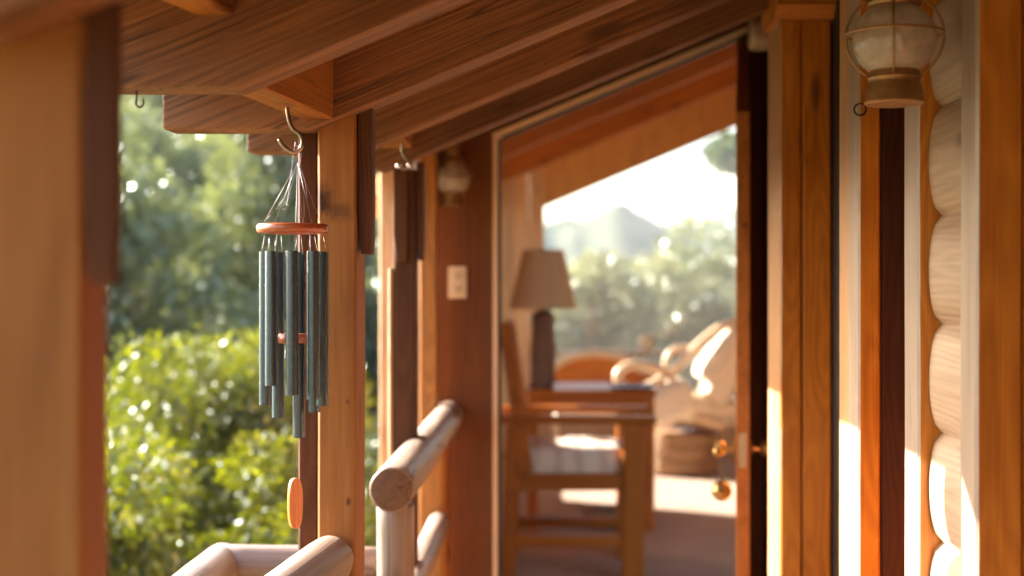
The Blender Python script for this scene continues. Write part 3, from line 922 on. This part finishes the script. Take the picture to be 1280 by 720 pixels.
# ------------------------------------------------------------------ sunroom shell
def ceil_z(x): return 2.30 + SL * x
CZ = Matrix.Translation((0, 0, 0))
ce = thing('sunroom_ceiling', (0, 8, 2.3), None, None); tag(ce, kind='structure')
for k in range(20):
    x0 = -.72 + k * .16
    board('ceiling_board', (x0 + .085, SY0, ceil_z(x0 + .085) + .012), (x0 + .085, SY1 + .4, ceil_z(x0 + .085) + .012), .18, .02, M['ceiling'], ce,
          up=(-math.sin(ANG), 0, math.cos(ANG)), c=.003, wob=0)
prism('shingle_layer', [(-.72, ceil_z(-.72) + .026), (2.5, ceil_z(2.5) + .026), (2.5, ceil_z(2.5) + .06), (-.72, ceil_z(-.72) + .06)],
      Matrix.Identity(4), SY0, SY1 + .45, M['roofing'], ce, 0)
for Yr, nm in ((6.3, 'first'), (8.0, 'middle'), (9.6, 'far')):
    M4 = Matrix.Translation((-.49, Yr, ceil_z(-.49))) @ Matrix.Rotation(-ANG, 4, 'Y')
    o = prism('sunroom_rafter', [(0, -.15), (2.98, -.15), (2.98, -.002), (0, -.002)], M4, 0, .08, M['orange'], None, .004)
    tag(o, {'first': 'sunroom ceiling rafter closest to the slanted doorway', 'middle': 'sunroom ceiling rafter above the lamp table',
            'far': 'sunroom ceiling rafter closest to the mountain window'}[nm], 'rafter', 'rafters inside the sunroom')

bw = thing('sunroom_back_wall', (.5, SY1, 0), 'pale pine sunroom wall around the mountain view window', 'wall')
vb = Matrix(((0, 0, 1, 0), (0, 1, 0, SY1), (1, 0, 0, 0), (0, 0, 0, 1)))
def back_piece(name, poly, t0=0, t1=.1, mat=None):
    return prism(name, [(z, x) for x, z in poly], vb, t0, t1, mat or M['pine'], bw, .002)
for k in range(4):
    xa = SX0 + k * .118; xb = xa + .116
    back_piece('panel_board', [(xa, 0), (xb, 0), (xb, ceil_z(xb) - .004), (xa, ceil_z(xa) - .004)])
xw = -.030
back_piece('window_header', [(xw, 1.943 + SL * xw), (2.28, 1.943 + SL * 2.28), (2.28, ceil_z(2.28) - .004), (xw, ceil_z(xw) - .004)], mat=M['ceiling'])
back_piece('sill_wall', [(xw, 0), (2.28, 0), (2.28, .44), (xw, .44)])
pwn = prism('mountain_window_pane', [(.45, xw), (.45, 2.28), (1.94 + SL * 2.28, 2.28), (1.94 + SL * xw, xw)], vb, .05, .056, M['dustypane'], None, 0)
pwn.name = 'picture_window'
tag(pwn, 'large slanted-top window looking out to hazy mountains', 'window')

lw2 = thing('sunroom_side_wall', (SX0, 8, 0), 'pine left sunroom wall with openings that let the sun in', 'wall')
def lwp(y0, y1, z0, z1):
    box('panel_board', (SX0 - .08, y0, z0), (SX0, y1, z1), M['pine'], lw2, 2, wob=0)
ZL = ceil_z(SX0) - .006
lwp(SY0, 6.75, 0, ZL); lwp(7.5, 9.08, 0, ZL); lwp(10.97, SY1 + .1, 0, ZL)
lwp(6.752, 7.498, 0, .72); lwp(6.752, 7.498, 1.10, ZL); lwp(9.082, 10.968, 0, .30); lwp(9.082, 10.968, 2.0, ZL)
for (y0, y1, z0, z1, lb) in ((6.752, 7.498, .722, 1.098, 'small side window beside the sunroom armchair'), (9.082, 10.968, .302, 1.998, 'tall side window lighting the far sunroom floor')):
    o = box('side_window', (SX0 - .045, y0, z0), (SX0 - .039, y1, z1), M['pane'], None, 1, c=.0005, wob=0)
    tag(o, lb, 'window')
rwl = box('sunroom_right_wall', (SX1, SY0, 0), (SX1 + .1, SY1 + .1, 3.3), M['pine'], None, 1, wob=0)
tag(rwl, 'pine right-hand sunroom wall', 'wall')
eb = thing('eave_beam', (-.6, 5.2, 1.6), 'sunlit pale eave beam seen past the wind chime post', 'beam')
box('beam_board', (-.84, 5.2, 1.635), (-.41, 5.28, 1.71), M['pine'], eb, 0)
box('lower_board', (-.84, 5.23, 1.56), (-.41, 5.28, 1.632), M['ceiling'], eb, 0)

# ------------------------------------------------------------------ sunroom furniture
# armchair facing +X, seen from its side
ax0, ax1, ay0, ay1 = -.195, .43, 6.30, 6.88
ch = thing('armchair', ((ax0 + ax1) / 2, 6.6, 0), 'honey wood armchair with striped seat inside the sunroom', 'armchair')
for y in (ay0, ay1 - .06):
    box('leg', (ax1 - .10, y, 0), (ax1 - .005, y + .06, .695), M['chair'], ch, 2)
    board('leg', (ax0 + .02, y + .03, 0), (ax0 + .04, y + .03, .69), .06, .055, M['chair'], ch)
    board('arm', (ax0 - .02, y + .03, .715), (ax1 + .05, y + .03, .715), .085, .034, M['chair'], ch, c=.01)
    box('seat_rail', (ax0 + .05, y + .01, .40), (ax1 - .10, y + .045, .475), M['chair'], ch, 0)
    box('stretcher', (ax0 + .05, y + .012, .15), (ax1 - .10, y + .045, .20), M['chair'], ch, 0)
    board('back_post', (ax0 + .10, y + .03, .48), (ax0 + .005, y + .03, 1.14), .06, .05, M['chair'], ch)
box('seat_rail', (ax1 - .06, ay0 + .062, .40), (ax1 - .02, ay1 - .062, .475), M['chair'], ch, 1)
for k, z in enumerate((.58, .82, 1.04)):
    x = ax0 + .10 - .095 * (z + .05 - .48) / .66
    board('back_slat', (x, ay0 + .06, z + .05), (x, ay1 - .06, z + .05), .026, .11 if k == 2 else .08, M['chair'], ch)
pillow('seat_cushion', ((ax0 + ax1) / 2 - .02, 6.59, .52), (.54, .50, .15), M['stripe'], ch, puff=.35, seed=3)

# side table
tx0, tx1, ty0, ty1 = -.11, .57, 7.60, 8.15
tb = thing('side_table', (.23, 7.9, 0), 'square wooden side table standing under the lamp', 'table')
box('tabletop', (tx0 - .01, ty0 - .02, .725), (tx1 + .01, ty1 + .02, .752), M['chair'], tb, 0, c=.006)
for x in (tx0, tx1 - .055):
    for y in (ty0, ty1 - .055):
        box('leg', (x, y, 0), (x + .055, y + .055, .724), M['chair'], tb, 2)
box('apron', (tx0 + .056, ty0 + .01, .63), (tx1 - .056, ty0 + .032, .723), M['chair'], tb, 0)
box('apron', (tx1 - .036, ty0 + .056, .63), (tx1 - .012, ty1 - .056, .723), M['chair'], tb, 1)
box('shelf', (tx0 + .01, ty0 + .02, .22), (tx1 - .01, ty1 - .02, .245), M['chair'], tb, 0)

lp = P(679, 485, 7.78)
tl = thing('table_lamp', (lp.x, 7.78, .753), 'table lamp with brown tapered shade and rough timber base', 'lamp')
lathe('base', [(.075, 0), (.078, .01), (.068, .03), (.066, .12), (.072, .2), (.062, .30), (.066, .40), (.03, .425), (.012, .43), (.012, .47)], (lp.x, 7.78, .753), M['lampwood'], tl, n=10, sharp=15)
zs = P(0, 386, 7.78).z
sh = lathe('lamp_shade', [(.188, 0), (.186, .004), (.112, .322), (.110, .322), (.184, .004), (.188, 0)], (lp.x, 7.78, zs), M['shade'], tl, n=48, closed=True)
tube('finial', [(lp.x, 7.78, zs - .06), (lp.x, 7.78, zs + .34)], .006, M['brass'], tl, n=8)

mg = thing('magazine', (.16, 7.72, .753), 'white open magazine lying on the lamp table', 'magazine')
box('pages', (.03, 7.60, .753), (.335, 7.82, .777), M['paper'], mg, 0, c=.003, wob=.002)
box('cover', (.025, 7.60, .779), (.33, 7.815, .782), M['paper'], mg, 0, c=.001, wob=.001)
o = lathe('tray', [(.10, 0), (.125, .012), (.13, .018), (.127, .018), (.12, .012), (.001, .006)], (.455, 7.72, .753), M['tray'], None, n=32)
tag(o, 'dark round tray on the lamp table corner', 'tray')
bk = lathe('basket', [(.10, 0), (.13, .03), (.145, .08), (.15, .10), (.145, .10), (.135, .08), (.12, .03), (.001, .012)], (.33, 7.75, .001), M['wicker'], None, n=28)
tag(bk, 'low wicker bowl on the floor under the lamp table', 'basket')
o = box('book_stack', (.30, 7.65, .2465), (.52, 7.90, .32), M['paper'], None, 0, wob=.001)
tag(o, 'stack of pale papers on the shelf of the lamp table', 'papers')

# rattan swivel chair with loop arms on a drum base
RY = 10.0
def Q(px, py, dy=0.0): return P(px, py, RY + dy)
rc_ = thing('rattan_chair', (P(860, 0, RY).x, RY, 0), 'rattan lounge chair with looped arms and cream cushions', 'chair')
bx = P(850, 0, RY).x
lathe('drum_base', [(.24, .012), (.265, .02), (.272, .10), (.262, .11), (.272, .12), (.275, .20), (.264, .21), (.272, .22), (.268, .285), (.20, .30)], (bx, RY, 0), M['wicker'], rc_, n=40)
def loop(pts, r=.030):
    return tube('rattan_loop', spline([Q(*p) for p in pts], 6), r, M['rattan'], rc_, n=12)
for dy in (-.28, .25):
    loop([(905, 532, dy), (868, 520, dy), (846, 490, dy), (838, 470, dy), (812, 458, dy), (786, 457, dy), (772, 468, dy), (778, 482, dy), (800, 486, dy), (826, 474, dy), (850, 456, dy), (872, 432, dy), (900, 410, dy), (935, 398, dy)])
    loop([(838, 474, dy), (832, 455, dy + .03), (838, 440, dy + .03), (856, 434, dy + .03), (872, 440, dy)], .02)
loop([(935, 398, -.28), (955, 394, -.1), (958, 394, .1), (935, 398, .25)])
loop([(846, 520, -.28), (836, 524, -.1), (836, 524, .1), (846, 520, .25)], .026)
loop([(925, 528, -.28), (930, 526, 0), (925, 528, .25)], .026)
pillow('seat_cushion', Q(868, 508), (.62, .54, .20), M['cushion'], rc_, rot=Matrix.Rotation(R(8), 4, 'Y') @ Matrix.Rotation(R(25), 4, 'Z'), puff=.45, seed=1, ribs=4)
pillow('back_cushion', Q(912, 452), (.62, .54, .22), M['cushion'], rc_, rot=Matrix.Rotation(R(-62), 4, 'Y'), puff=.45, seed=5, ribs=5)
pillow('head_cushion', Q(905, 440, -.10), (.50, .50, .20), M['cushion'], rc_, rot=Matrix.Rotation(R(-50), 4, 'Y'), puff=.5, seed=21, ribs=4)
pillow('side_cushion', Q(832, 505, -.22), (.40, .26, .28), M['cushion'], rc_, rot=Matrix.Rotation(R(-25), 4, 'Y'), puff=.5, seed=9)

# rattan settee further back, its curved back with a pale top rail
sy = 10.72
st = thing('rattan_settee', (P(750, 0, sy).x, sy, 0), 'rattan settee with curved wooden back under the mountain window', 'settee')
top = [(690, 462), (705, 450), (730, 443), (760, 443), (785, 450), (805, 463), (830, 470)]
tp = spline([P(a, b, sy) for a, b in top], 5)
tube('top_rail', tp, .032, M['rattan'], st, n=12)
poly = [(p.x, p.z - .02) for p in tp]
prism('back_panel', [(tp[0].x, .30)] + [(tp[-1].x, .30)][:0] + poly + [(tp[-1].x, .30)], Matrix.Translation((0, sy, 0)), .0, .03, M['chair'], st, 0)
for x in (tp[0].x + .03, tp[-1].x - .03):
    box('leg', (x - .025, sy - .02, 0), (x + .025, sy + .05, .32), M['rattan'], st, 2)
pillow('seat_cushion', (P(757, 0, sy).x, sy - .16, .38), (.78, .28, .16), M['cushion'], st, puff=.4, seed=12)
o = lathe('glass_float', [(.002, -.068), (.04, -.055), (.062, -.028), (.068, 0), (.062, .028), (.04, .055), (.002, .068)], P(808, 432, 10.85), M['cushion'], None, n=24)
tag(o, 'pale round ball on the sill behind the rattan settee', 'ball')
sillb = board('window_sill', (xw, SY1 - .07, .80), (1.6, SY1 - .07, .80), .13, .03, M['pine'])
tag(sillb, 'pine ledge across the mountain window carrying the pale ball', 'sill')
o.location.z = .815 + .0685
o.location.y = SY1 - .07

# ------------------------------------------------------------------ terrain
def sst(a, b, x):
    t = np.clip((x - a) / (b - a), 0, 1)
    return t * t * (3 - 2 * t)


def ground_z(x, y):
    x = np.asarray(x, float); y = np.asarray(y, float)
    left = sst(3, 9, -x - .10 * y + 1.2)
    z = -.75 + 0 * x
    z = z + left * (sst(13, 80, y) * 9.0 + .4 * np.sin(x * .2) * sst(10, 20, y))
    z = z - (1 - left) * sst(11, 45, y) * 3.2
    far = sst(90, 330, np.hypot(x, y))
    z = z + far * (6 + 5 * np.sin(x * .013 + 1) + 4 * np.sin(y * .017))
    return z


def grid_mesh(name, xs_, ys_, fz, mat):
    X, Y = np.meshgrid(xs_, ys_)
    Z = fz(X, Y)
    nx, ny = len(xs_), len(ys_)
    v = np.stack([X, Y, Z], -1).reshape(-1, 3)
    i = np.arange(nx * ny).reshape(ny, nx)
    f = np.stack([i[:-1, :-1], i[:-1, 1:], i[1:, 1:], i[1:, :-1]], -1).reshape(-1, 4)
    me = bpy.data.meshes.new(name); me.from_pydata(v.tolist(), [], f.tolist()); me.update()
    return link(name, me, mat, smooth=True)


def earth_mat(name, a, b, scale):
    m = principled(name, a, .95, noise=.01, nscale=scale, bump=.0, spec=.1)
    mx = [n for n in m.node_tree.nodes if n.type == 'MIX'][0]
    mx.inputs['A'].default_value = (*a, 1); mx.inputs['B'].default_value = (*b, 1)
    return m


M['ground'] = earth_mat('scrubby_ground', (.035, .045, .018), (.13, .12, .06), .35)
M['mountain'] = earth_mat('wooded_mountain', (.02, .03, .018), (.09, .10, .06), .035)
def uneven(a, b, n, p=2.2):
    t = np.linspace(-1, 1, n)
    s = np.sign(t) * np.abs(t) ** p
    return s * max(abs(a), abs(b))
g = grid_mesh('ground', uneven(-640, 640, 141), 8 + uneven(-640, 640, 141), ground_z, M['ground'])
tag(g, kind='structure')


def mount(X, Y):
    out = np.zeros_like(X)
    for j in range(X.shape[0]):
        for i in range(X.shape[1]):
            x, y = X[j, i], Y[j, i]
            n = mnoise.fractal((x * .018, y * .018, 3.3), 1.0, 2.1, 6)
            ridge = math.exp(-((y - 470) / 55) ** 2)
            n2 = mnoise.fractal((x * .07, y * .05, 9.1), .9, 2.2, 5)
            pk = [(24, 10.5, 11), (9, 3.5, 8), (46, 4.0, 12), (66, 12, 16), (92, 19, 24), (-12, 6, 14), (-45, 9, 26)]
            peak = max(a * math.exp(-(abs(x - c + 2.5 * n) / w) ** 1.5) for c, a, w in pk)
            out[j, i] = ridge * (20.5 + peak + 3.0 * n + 2.4 * n2) - 2
    return out


mo = grid_mesh('mountains', np.linspace(-200, 270, 260), np.linspace(350, 590, 60), mount, M['mountain'])
tag(mo, kind='structure')


# ------------------------------------------------------------------ foliage
def foliage(name, mat, clumps, n, size, parent=None, aspect=2.2, seed=0, droop=.2, org=(0, 0, 0)):
    """clumps: array of (x,y,z,rx,ry,rz); leaves are small folded quads gathered towards the clump surfaces"""
    g_ = np.random.default_rng(seed)
    c = np.asarray(clumps, float)
    wgt = (c[:, 3] * c[:, 4] * c[:, 5]) ** (2 / 3); wgt /= wgt.sum()
    idx = g_.choice(len(c), n, p=wgt)
    d = g_.normal(size=(n, 3)); d /= np.linalg.norm(d, axis=1)[:, None]
    rad = g_.uniform(0, 1, n) ** .33
    rad = .35 + .75 * rad * g_.uniform(.75, 1.1, n)
    p = c[idx, :3] + d * rad[:, None] * c[idx, 3:6]
    # leaf axes: outward, randomly tilted
    out_ = d + g_.normal(scale=.7, size=(n, 3)); out_[:, 2] -= droop
    out_ /= np.linalg.norm(out_, axis=1)[:, None]
    rnd = g_.normal(size=(n, 3))
    s_ = np.cross(out_, rnd); s_ /= np.linalg.norm(s_, axis=1)[:, None] + 1e-9
    nr = np.cross(s_, out_)
    L_ = size * g_.uniform(.6, 1.4, n)
    W_ = L_ / aspect
    org = np.asarray(org)
    p = p - org
    a = p; b_ = p + out_ * (L_ * .5)[:, None] + s_ * (W_ * .5)[:, None] + nr * (L_ * .06)[:, None]
    cc = p + out_ * L_[:, None]; e = p + out_ * (L_ * .5)[:, None] - s_ * (W_ * .5)[:, None] + nr * (L_ * .06)[:, None]
    v = np.stack([a, b_, cc, e], 1).reshape(-1, 3)
    me = bpy.data.meshes.new(name)
    me.vertices.add(n * 4); me.vertices.foreach_set('co', v.ravel())
    me.loops.add(n * 4); me.loops.foreach_set('vertex_index', np.arange(n * 4))
    me.polygons.add(n); me.polygons.foreach_set('loop_start', np.arange(n) * 4)
    me.update()
    at = me.attributes.new('tone', 'FLOAT', 'FACE')
    clump_tone = g_.uniform(0, 1, len(c))
    tone = np.clip(.55 * clump_tone[idx] + .45 * g_.uniform(0, 1, n), 0, 1)
    at.data.foreach_set('value', tone)
    return link(name, me, mat, Matrix.Translation(Vector(org)), parent)


def crown_clumps(cx, cy, cz, rx, ry, rz, k, g_, cs=.38):
    out = []
    for _ in range(k):
        d = g_.normal(size=3); d /= np.linalg.norm(d)
        r = g_.uniform(.25, .92)
        s = cs * g_.uniform(.6, 1.25)
        out.append((cx + d[0] * rx * r, cy + d[1] * ry * r, cz + d[2] * rz * r, rx * s, ry * s, rz * s * .8))
    return out


def tree(name, x, y, h, rx, mat, label, n=9000, size=.16, seed=0, cat='tree', group=None, k=26, low=.25, cs=.36, cone=False, aspect=2.0):
    g_ = np.random.default_rng(seed + 100)
    z0 = float(ground_z(x, y)) - .1
    if name == 'shrub': h = h - .22
    t = thing(name, (x, y, z0), label, cat, group)
    rz = h * (1 - low) / 2
    cz = z0 + h * low + rz
    if cone:
        cl = []
        for i in range(k):
            f = (i + .5) / k
            a = g_.uniform(0, 6.28); rr_ = rx * (1 - f) ** .8 * g_.uniform(.4, .9)
            s = rx * .34 * (1.1 - f)
            cl.append((x + rr_ * math.cos(a), y + rr_ * math.sin(a), z0 + h * (low + (1 - low) * f), s * 1.2, s * 1.2, s * .7))
    else:
        cl = crown_clumps(x, y, cz, rx, rx, rz, k, g_, cs)
    # trunk and limbs as one bark mesh
    bm_v, bm_f = [], []
    def limb(pts, r0, r1, nn=7):
        o_ = len(bm_v); kk = len(pts)
        for i, p in enumerate(pts):
            r = r0 + (r1 - r0) * i / (kk - 1)
            for j in range(nn):
                a = 2 * math.pi * j / nn
                bm_v.append((p[0] - x + r * math.cos(a), p[1] - y + r * math.sin(a), p[2] - z0))
        for i in range(kk - 1):
            for j in range(nn):
                bm_f.append((o_ + i * nn + j, o_ + i * nn + (j + 1) % nn, o_ + (i + 1) * nn + (j + 1) % nn, o_ + (i + 1) * nn + j))
    lean = g_.normal(scale=.04, size=2) * h
    tr = h * .022 + .03
    limb([(x + lean[0] * f * f, y + lean[1] * f * f, z0 + h * .85 * f) for f in np.linspace(0, 1, 7)], tr, tr * .25)
    for q in cl[::2]:
        f = max(.15, min(.75, (q[2] - z0) / h - .15))
        s_ = (x + lean[0] * f * f, y + lean[1] * f * f, z0 + h * .85 * f)
        mid = [(s_[i] + q[i]) / 2 for i in range(3)]; mid[2] += .05 * h * g_.uniform(-.3, 1)
        limb([s_, mid, q[:3]], tr * .4, tr * .08, 5)
    me = bpy.data.meshes.new('trunk'); me.from_pydata(bm_v, [], bm_f); me.update()
    link('trunk', me, M['bark'], Matrix.Translation((x, y, z0)), t, smooth=True)
    foliage('crown', mat, cl, n, size, t, seed=seed, org=(x, y, z0), aspect=aspect)
    return t


# sunlit shrubs just below the porch
shr = [(-2.15, 6.3, 1.75, .95, 'yellow-green sunlit shrub directly behind the wind chime'),
       (-1.25, 6.9, 1.55, .75, 'yellow-green shrub showing between the two porch posts'),
       (-3.1, 7.6, 1.95, 1.0, 'sunlit shrub beside the foreground post'),
       (-1.75, 8.4, 2.25, .9, 'taller bright shrub whose top rises behind the chime tubes'),
       (-2.7, 9.4, 2.05, 1.1, 'bushy shrub behind the row of sunlit shrubs'),
       (-3.9, 9.2, 2.0, 1.1, 'outermost bushy shrub of the sunlit row')]
for i, (x, y, h, r, lb) in enumerate(shr):
    tree('shrub', x, y, h, r, M['hedge'], lb, n=20000, size=.056, seed=20 + i, cat='shrub', group='sunlit shrubs below the porch', k=34, low=.02, cs=.33, aspect=2.6)

# wooded slope on the left
lt = [(-5.2, 17, 4.4, 1.6, 'oak'), (-3.6, 19, 5.4, 1.5, 'oak'), (-6.4, 22, 5.0, 1.7, 'conifer'), (-4.9, 24, 4.4, 1.9, 'oak'), (-3.0, 25, 4.6, 1.4, 'oak'),
      (-7.6, 27, 5.5, 1.9, 'oak'), (-5.8, 31, 6.5, 2.0, 'conifer'), (-8.9, 33, 6.2, 2.4, 'oak'), (-3.9, 33, 6.0, 2.0, 'conifer'), (-7.2, 38, 6.6, 2.6, 'oak'),
      (-10.8, 40, 7.2, 2.6, 'conifer'), (-5.0, 43, 6.8, 2.6, 'oak'), (-9.2, 47, 7.5, 3.0, 'oak'), (-12.8, 49, 7.5, 3.0, 'oak'), (-7.0, 52, 8.0, 3.0, 'conifer'), (-14.5, 56, 9, 3.4, 'oak'), (-11, 60, 9, 3.4, 'conifer'), (-8, 64, 9, 3.4, 'oak')]
depth = ['in the nearest rows', 'halfway up', 'high up']
for i, (x, y, h, r, kd) in enumerate(lt):
    px = VX + F * x / y
    where = 'left of the wind chime' if px < 300 else ('behind the wind chime' if px < 420 else 'behind the chime post')
    lb = '%s tree, %s of the wooded slope, %s' % ('sunlit rounded' if kd == 'oak' else 'dark pointed', depth[0 if y < 26 else 1 if y < 44 else 2], where)
    tree('leafy_tree' if kd == 'oak' else 'conifer_tree', x, y, h, r, M[kd], lb, n=15000, size=.09 + .002 * y, seed=60 + i, group='trees on the wooded slope',
         k=24, low=.12, cone=(kd == 'conifer'))

# trees beyond the sunroom window
ft = [(.7, 20, 3.3, 1.3, 'olive'), (2.0, 22, 3.4, 1.5, 'olive'), (3.0, 25, 3.5, 1.5, 'olive'), (.2, 27, 3.6, 1.6, 'olive'), (1.5, 30, 3.8, 1.9, 'olive'),
      (3.9, 33, 5.7, 2.0, 'oak'), (5.2, 37, 6.3, 2.2, 'oak'), (.3, 38, 4.9, 2.2, 'oak'), (1.8, 42, 4.3, 2.4, 'oak'), (-.4, 46, 5.3, 2.4, 'oak'), (3.6, 47, 4.6, 2.4, 'conifer'), (6.6, 50, 5.6, 3.0, 'oak')]
for i, (x, y, h, r, kd) in enumerate(ft):
    px = VX + F * x / y
    where = 'beside the lamp shade' if px < 725 else ('in the middle of the window view' if px < 815 else 'towards the open door')
    lb = '%s beyond the sunroom window, %s' % ({'olive': 'pale olive green bush', 'oak': 'hazy green tree', 'conifer': 'dark hazy conifer'}[kd], where)
    tree('olive_bush' if kd == 'olive' else ('conifer_tree' if kd == 'conifer' else 'leafy_tree'), x, y, h, r, M[kd], lb, n=12000, size=.09 + .002 * y, seed=120 + i,
         group='trees beyond the sunroom window', k=22, low=.08, cone=(kd == 'conifer'))
tree('leafy_tree', 2.50, 18, 4.55, .80, M['conifer'], 'overhanging sparse tree at the upper right of the window view', n=3600, size=.10, seed=171, group='trees beyond the sunroom window', k=12, low=.85, cs=.34)

# distant woods and undergrowth that read as one mass
cl = []
g2 = np.random.default_rng(5)
for _ in range(900):
    y = g2.uniform(60, 320); x = g2.uniform(-.42, .22) * y
    z = float(ground_z(x, y)); s = g2.uniform(1.5, 3.5)
    cl.append((x, y, z + s * .6, s, s, s * .9))
o = foliage('distant_woods', M['oak'], cl, 60000, .9, seed=77, aspect=1.6); tag(o, kind='stuff')
cl = []
for _ in range(700):
    y = g2.uniform(9, 60); x = g2.uniform(-.42, .2) * y
    z = float(ground_z(x, y)); s = g2.uniform(.3, .8)
    cl.append((x, y, z + s * .3, s, s, s * .7))
o = foliage('undergrowth', M['conifer'], cl, 50000, .18, seed=78); tag(o, kind='stuff')

# ------------------------------------------------------------------ haze
HAZE = True
if HAZE:
    m, nt, N, L = new_mat('haze_air')
    out = N.new('ShaderNodeOutputMaterial'); v = N.new('ShaderNodeVolumePrincipled')
    v.inputs['Color'].default_value = (.80, .89, 1, 1); v.inputs['Density'].default_value = .00019
    v.inputs['Anisotropy'].default_value = .3
    L.new(v.outputs[0], out.inputs['Volume'])
    me = bpy.data.meshes.new('haze')
    bm = bmesh.new(); bmesh.ops.create_cube(bm, size=1)
    for q in bm.verts: q.co = Vector((q.co.x * 1320, q.co.y * 1320 + 8, (q.co.z + .5) * 75 - 9))
    bm.to_mesh(me); bm.free()
    hz = link('haze', me, m); tag(hz, kind='stuff')

# ------------------------------------------------------------------ light
EL = R(23.5); AZ = R(31)          # sun ahead on the left
sd = Vector((-math.cos(AZ) * math.cos(EL), math.sin(AZ) * math.cos(EL), math.sin(EL)))
sun = bpy.data.lights.new('sun', 'SUN'); sun.energy = 3.2; sun.angle = R(.5); sun.color = (1, .95, .89)
so = bpy.data.objects.new('sun', sun); COL.objects.link(so)
so.rotation_euler = sd.to_track_quat('Z', 'Y').to_euler()
wd = bpy.data.worlds.new('World'); scene.world = wd; wd.use_nodes = True
nt = wd.node_tree; nt.nodes.clear()
sky = nt.nodes.new('ShaderNodeTexSky'); sky.sky_type = 'NISHITA'; sky.sun_disc = False
sky.sun_elevation = EL
sky.sun_rotation = math.atan2(sd.x, sd.y)
sky.dust_density = 3.0; sky.ozone_density = .6; sky.air_density = 1.0
bg = nt.nodes.new('ShaderNodeBackground'); bg.inputs[1].default_value = .075
wo = nt.nodes.new('ShaderNodeOutputWorld')
nt.links.new(sky.outputs[0], bg.inputs[0]); nt.links.new(bg.outputs[0], wo.inputs[0])

# ------------------------------------------------------------------ camera
cd = bpy.data.cameras.new('camera'); cam = bpy.data.objects.new('camera', cd); COL.objects.link(cam)
cam.location = (0, 0, H); cam.rotation_euler = (R(90), 0, 0)
cd.sensor_width = 36; cd.lens = F / 1280 * 36
cd.shift_x = -(VX - 640) / 1280
cd.clip_start = .02; cd.clip_end = 3000
cd.dof.use_dof = True; cd.dof.focus_distance = 2.32; cd.dof.aperture_fstop = 2.6
scene.camera = cam

scene.view_settings.view_transform = 'Standard'
scene.view_settings.look = 'None'
scene.view_settings.gamma = 1
scene.view_settings.exposure = 3.65
cy = scene.cycles
cy.use_denoising = True
cy.max_bounces = 8; cy.diffuse_bounces = 5; cy.glossy_bounces = 4; cy.transparent_max_bounces = 16
cy.volume_bounces = 0
cy.sample_clamp_indirect = 6
cy.caustics_reflective = False; cy.caustics_refractive = False
